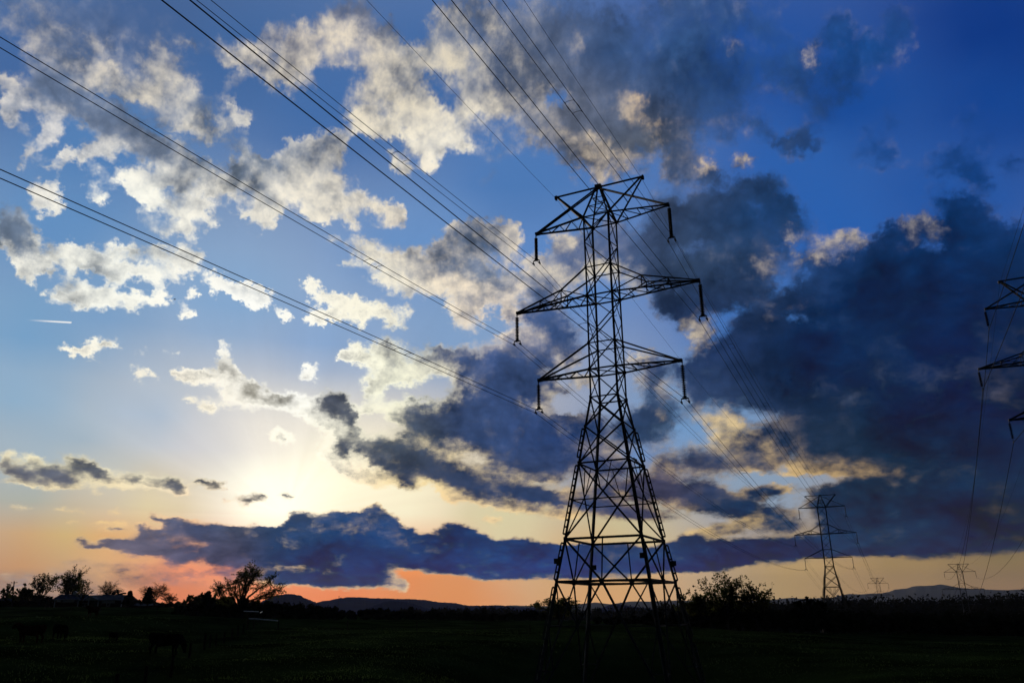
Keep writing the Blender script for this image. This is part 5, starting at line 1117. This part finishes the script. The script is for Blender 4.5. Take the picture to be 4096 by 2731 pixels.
# ------------------------------------------------------------------ cattle
def cow(label, px, feet, D, length, rz, pose, m, calf=False, group='cattle in the pasture'):
    p = at(px, feet, D); z = gz(p.x, p.y)
    b = MB(); s = length / 2.3                               # built nose towards +x, about 2.3 m long
    def limb(pts, rs): b.tube([Vector(q) for q in pts], rs, 10)
    hd = dict(stand=((.86, 0, 1.12), (1.18, .0, 1.34), (1.30, 0, 1.33), (1.58, 0, 1.12)), graze=((.86, 0, 1.05), (1.20, 0, .72), (1.28, 0, .52), (1.36, 0, .16)))[pose]
    spine = [(-.95, 0, 1.08), (-.85, 0, 1.0), (-.55, 0, .97), (-.1, 0, .90), (.35, 0, .92), (.70, 0, 1.0), (.92, 0, 1.05)]
    for i in range(len(spine) - 1):
        a, c = Vector(spine[i]), Vector(spine[i + 1])
        for t in (0, .5):
            q = a.lerp(c, t); u = (i + t) / 6
            b.ball(tuple(q), (.26, .17 + .17 * math.sin(math.pi * min(1, u * .9 + .12)), .25 + .13 * math.sin(math.pi * min(1, u + .06))), 14, 10)
    b.ball((.72, 0, .82), (.24, .22, .30), 12, 9)            # brisket
    limb([hd[0], hd[1], hd[2]], [.26, .19, .15])             # neck
    a, c = Vector(hd[2]), Vector(hd[3]); dv = (c - a).normalized()
    limb([a - dv * .08, a.lerp(c, .35), a.lerp(c, .7), c + dv * .02], [.14, .145, .10, .095])
    for sy in (-1, 1):
        e = a - dv * .03; up = Vector((-dv.z, 0, dv.x)) if dv.x > 0 else Vector((0, 0, 1))
        b.ball(tuple(e + Vector((0, sy * .19, 0)) + up * .05), (.06, .13, .05), 8, 6)
        b.tube([e + up * .1 + Vector((0, sy * .08, 0)), e + up * .22 + Vector((0, sy * .16, 0))], [.035, .015], 6)
        limb([(.66, sy * .17, .80), (.68, sy * .17, .46), (.64, sy * .17, .40), (.66, sy * .17, .10), (.69, sy * .17, .02)], [.15, .085, .075, .055, .075])
        o = .10 if sy > 0 else -.06
        limb([(-.76 + o, sy * .18, .90), (-.66 + o, sy * .18, .66), (-.84 + o, sy * .17, .44), (-.82 + o, sy * .17, .10), (-.78 + o, sy * .17, .02)], [.20, .13, .075, .058, .075])
    limb([(-.98, 0, 1.12), (-1.10, 0, .95), (-1.12, 0, .55), (-1.10, .02, .30)], [.05, .035, .03, .05])
    if not calf: b.ball((-.42, 0, .62), (.18, .16, .12), 10, 8)
    o = b.build('cow' if not calf else 'calf', m, None, True)
    o.location = (p.x, p.y, z - .02); o.rotation_euler = (0, 0, rz); o.scale = (s, s, s)
    rm = o.modifiers.new('remesh', 'REMESH'); rm.mode = 'VOXEL'; rm.voxel_size = .03; rm.use_smooth_shade = True
    sm = o.modifiers.new('smooth', 'SMOOTH'); sm.factor = .5; sm.iterations = 4
    return tag(o, label, 'cow' if not calf else 'calf', group)
cow('red brown cow standing side on at far left, tail hanging', 29, 643, 63, 2.25, math.pi - R(6), 'stand', MAT['cow_red'])
cow('black cow turned partly away, second from the left, head lowered', 59, 637.7, 70, 2.1, R(-38), 'graze', MAT['cow_black'])
cow('small black calf grazing between the two pairs of larger cattle', 112.5, 640.4, 70, 1.25, R(-40), 'graze', MAT['cow_black'], True)
cow('large black cow grazing beside the wire fence', 165, 648.2, 58, 2.5, R(-8), 'graze', MAT['cow_black'])
cow('distant red brown cow facing the viewer in front of the house', 92.4, 615.3, 112, 2.2, R(-100), 'stand', MAT['cow_red'])

# ------------------------------------------------------------------ far small things
def mast(label, px, top, D, h_px, name='radio_mast'):
    tp = at(px, top, D); bz = at(px, top + h_px, D).z; h = tp.z - bz
    root = thing(name, label, 'mast', (tp.x, tp.y, bz), 0, 'distant masts')
    m = MB(); w = h * .018
    for i in range(3):
        a = 2 * math.pi * i / 3; m.tube([(w * math.cos(a), w * math.sin(a), 0), (w * .6 * math.cos(a), w * .6 * math.sin(a), h)], w * .3, 4)
    for k in range(10):
        for i in range(3):
            a, c = 2 * math.pi * i / 3, 2 * math.pi * (i + 1) / 3; m.tube([(w * math.cos(a), w * math.sin(a), h * k / 10), (w * math.cos(c) * .9, w * math.sin(c) * .9, h * (k + 1) / 10)], w * .2, 3)
    m.build('lattice', MAT['steel'], root)
    t = MB(); t.lathe([(w * .8, 0), (w * 2.2, .01 * h), (w * 2.2, .04 * h), (w * .5, .06 * h), (w * .3, .12 * h)], 8, (0, 0, h * .92)); t.build('antenna', MAT['steel'], root)
mast('thin radio mast on the saddle between the two blue hills', 339, 595.2, 1800, 13)
mast('tiny radio mast on the far hazy ridge left of the tower leg', 620.2, 600.6, 1500, 6)
mast('tiny radio mast on the hazy ridge beside the right tower leg', 662.9, 598.4, 900, 8)
def water_tower():
    D = 900; c = at(838, 595.2, D); b = at(838, 601, D).z; k = D / 743
    root = thing('water_tower', 'tiny pale bulb shaped water tower on the horizon behind the second tower', 'water tower', (c.x, c.y, b))
    h = c.z - b; t = MB(); t.ball((0, 0, h), (1.35 * k, 1.35 * k, 1.0 * k), 18, 12); t.build('tank', MAT['tank'], root, True)
    s = MB(); s.lathe([(.75 * k, -2), (.4 * k, h * .3), (.35 * k, h - .8 * k), (.6 * k, h - .5 * k)], 12); s.build('stem', MAT['tank'], root)
water_tower()
for i, (px, py, lab) in enumerate([(998.7, 590.6, 'tiny hazy lattice tower on the horizon at far right, left one of two'), (1015.3, 590.0, 'tiny hazy lattice tower on the horizon at the far right edge, right one of two')]):
    p = at(px, py, 1500); dup(near, (p.x, p.y, p.z - LZ[0] * .5), -LINE, lab, TG, (.5, .5, .5))

def bird(label, p, rz, wings, sc_):
    b = MB(); b.ball((0, 0, 0), (.14, .055, .06), 10, 8); b.ball((.15, 0, .05), (.05, .04, .045), 8, 6); b.tube([(.19, 0, .05), (.24, 0, .04)], [.014, .003], 5)
    b.prism((-.1, 0, 0), (-.27, 0, -.02), [(-.03, -.006), (.03, -.006), (.03, .006), (-.03, .006)])
    if wings:
        for s in (-1, 1): b.add([(.07, s * .03, .03), (.10, s * .2, .09), (.02, s * .42, .05), (-.06, s * .2, .07), (-.07, s * .03, .02), (.05, s * .03, .045), (.06, s * .2, .105)], [(0, 1, 2, 3, 4), (5, 4, 3, 6), (6, 3, 2), (5, 6, 1, 0), (6, 2, 1)])
    else:
        for s in (-.03, .03): b.tube([(0, s, -.05), (.01, s, -.12)], .008, 4)
    o = b.build('bird', MAT['bird'], None, True); o.location = p; o.rotation_euler = (0, 0 if wings else -.5, rz); o.scale = (sc_,) * 3
    tag(o, label, 'bird', 'birds')
Cw = leg_pt(1, -1, LZ[8]); Dw = leg_pt(1, 1, LZ[8]); q = Cw * .55 + Dw * .45
wq = near.matrix_basis if False else Matrix.Rotation(-LINE, 4, 'Z')
bird('small dark bird perched on the tower brace', TOWERS['near'] + (wq @ (q + Vector((0, 0, .19)))), R(150), False, 1.0)
bird('small dark bird flying below the left wires', at(174.5, 299, 120), R(40), True, 1.0)

# ------------------------------------------------------------------ haze over the whole valley
hz = MB()
hz.box((0, 4000, 190), 24000, 17500, 660)
hm = bpy.data.materials.new('haze_air'); hm.use_nodes = True
ht = hm.node_tree; ht.nodes.clear()
pv = ht.nodes.new('ShaderNodeVolumePrincipled'); ho = ht.nodes.new('ShaderNodeOutputMaterial')
pv.inputs['Color'].default_value = (.62, .72, .95, 1); pv.inputs['Density'].default_value = 4.5e-5; pv.inputs['Density Attribute'].default_value = ''
pv.inputs['Anisotropy'].default_value = .15
ht.links.new(pv.outputs[0], ho.inputs['Volume'])
hm.cycles.homogeneous_volume = True
tag(hz.build('haze', hm), 'thin evening haze filling the valley', 'haze', kind='stuff')
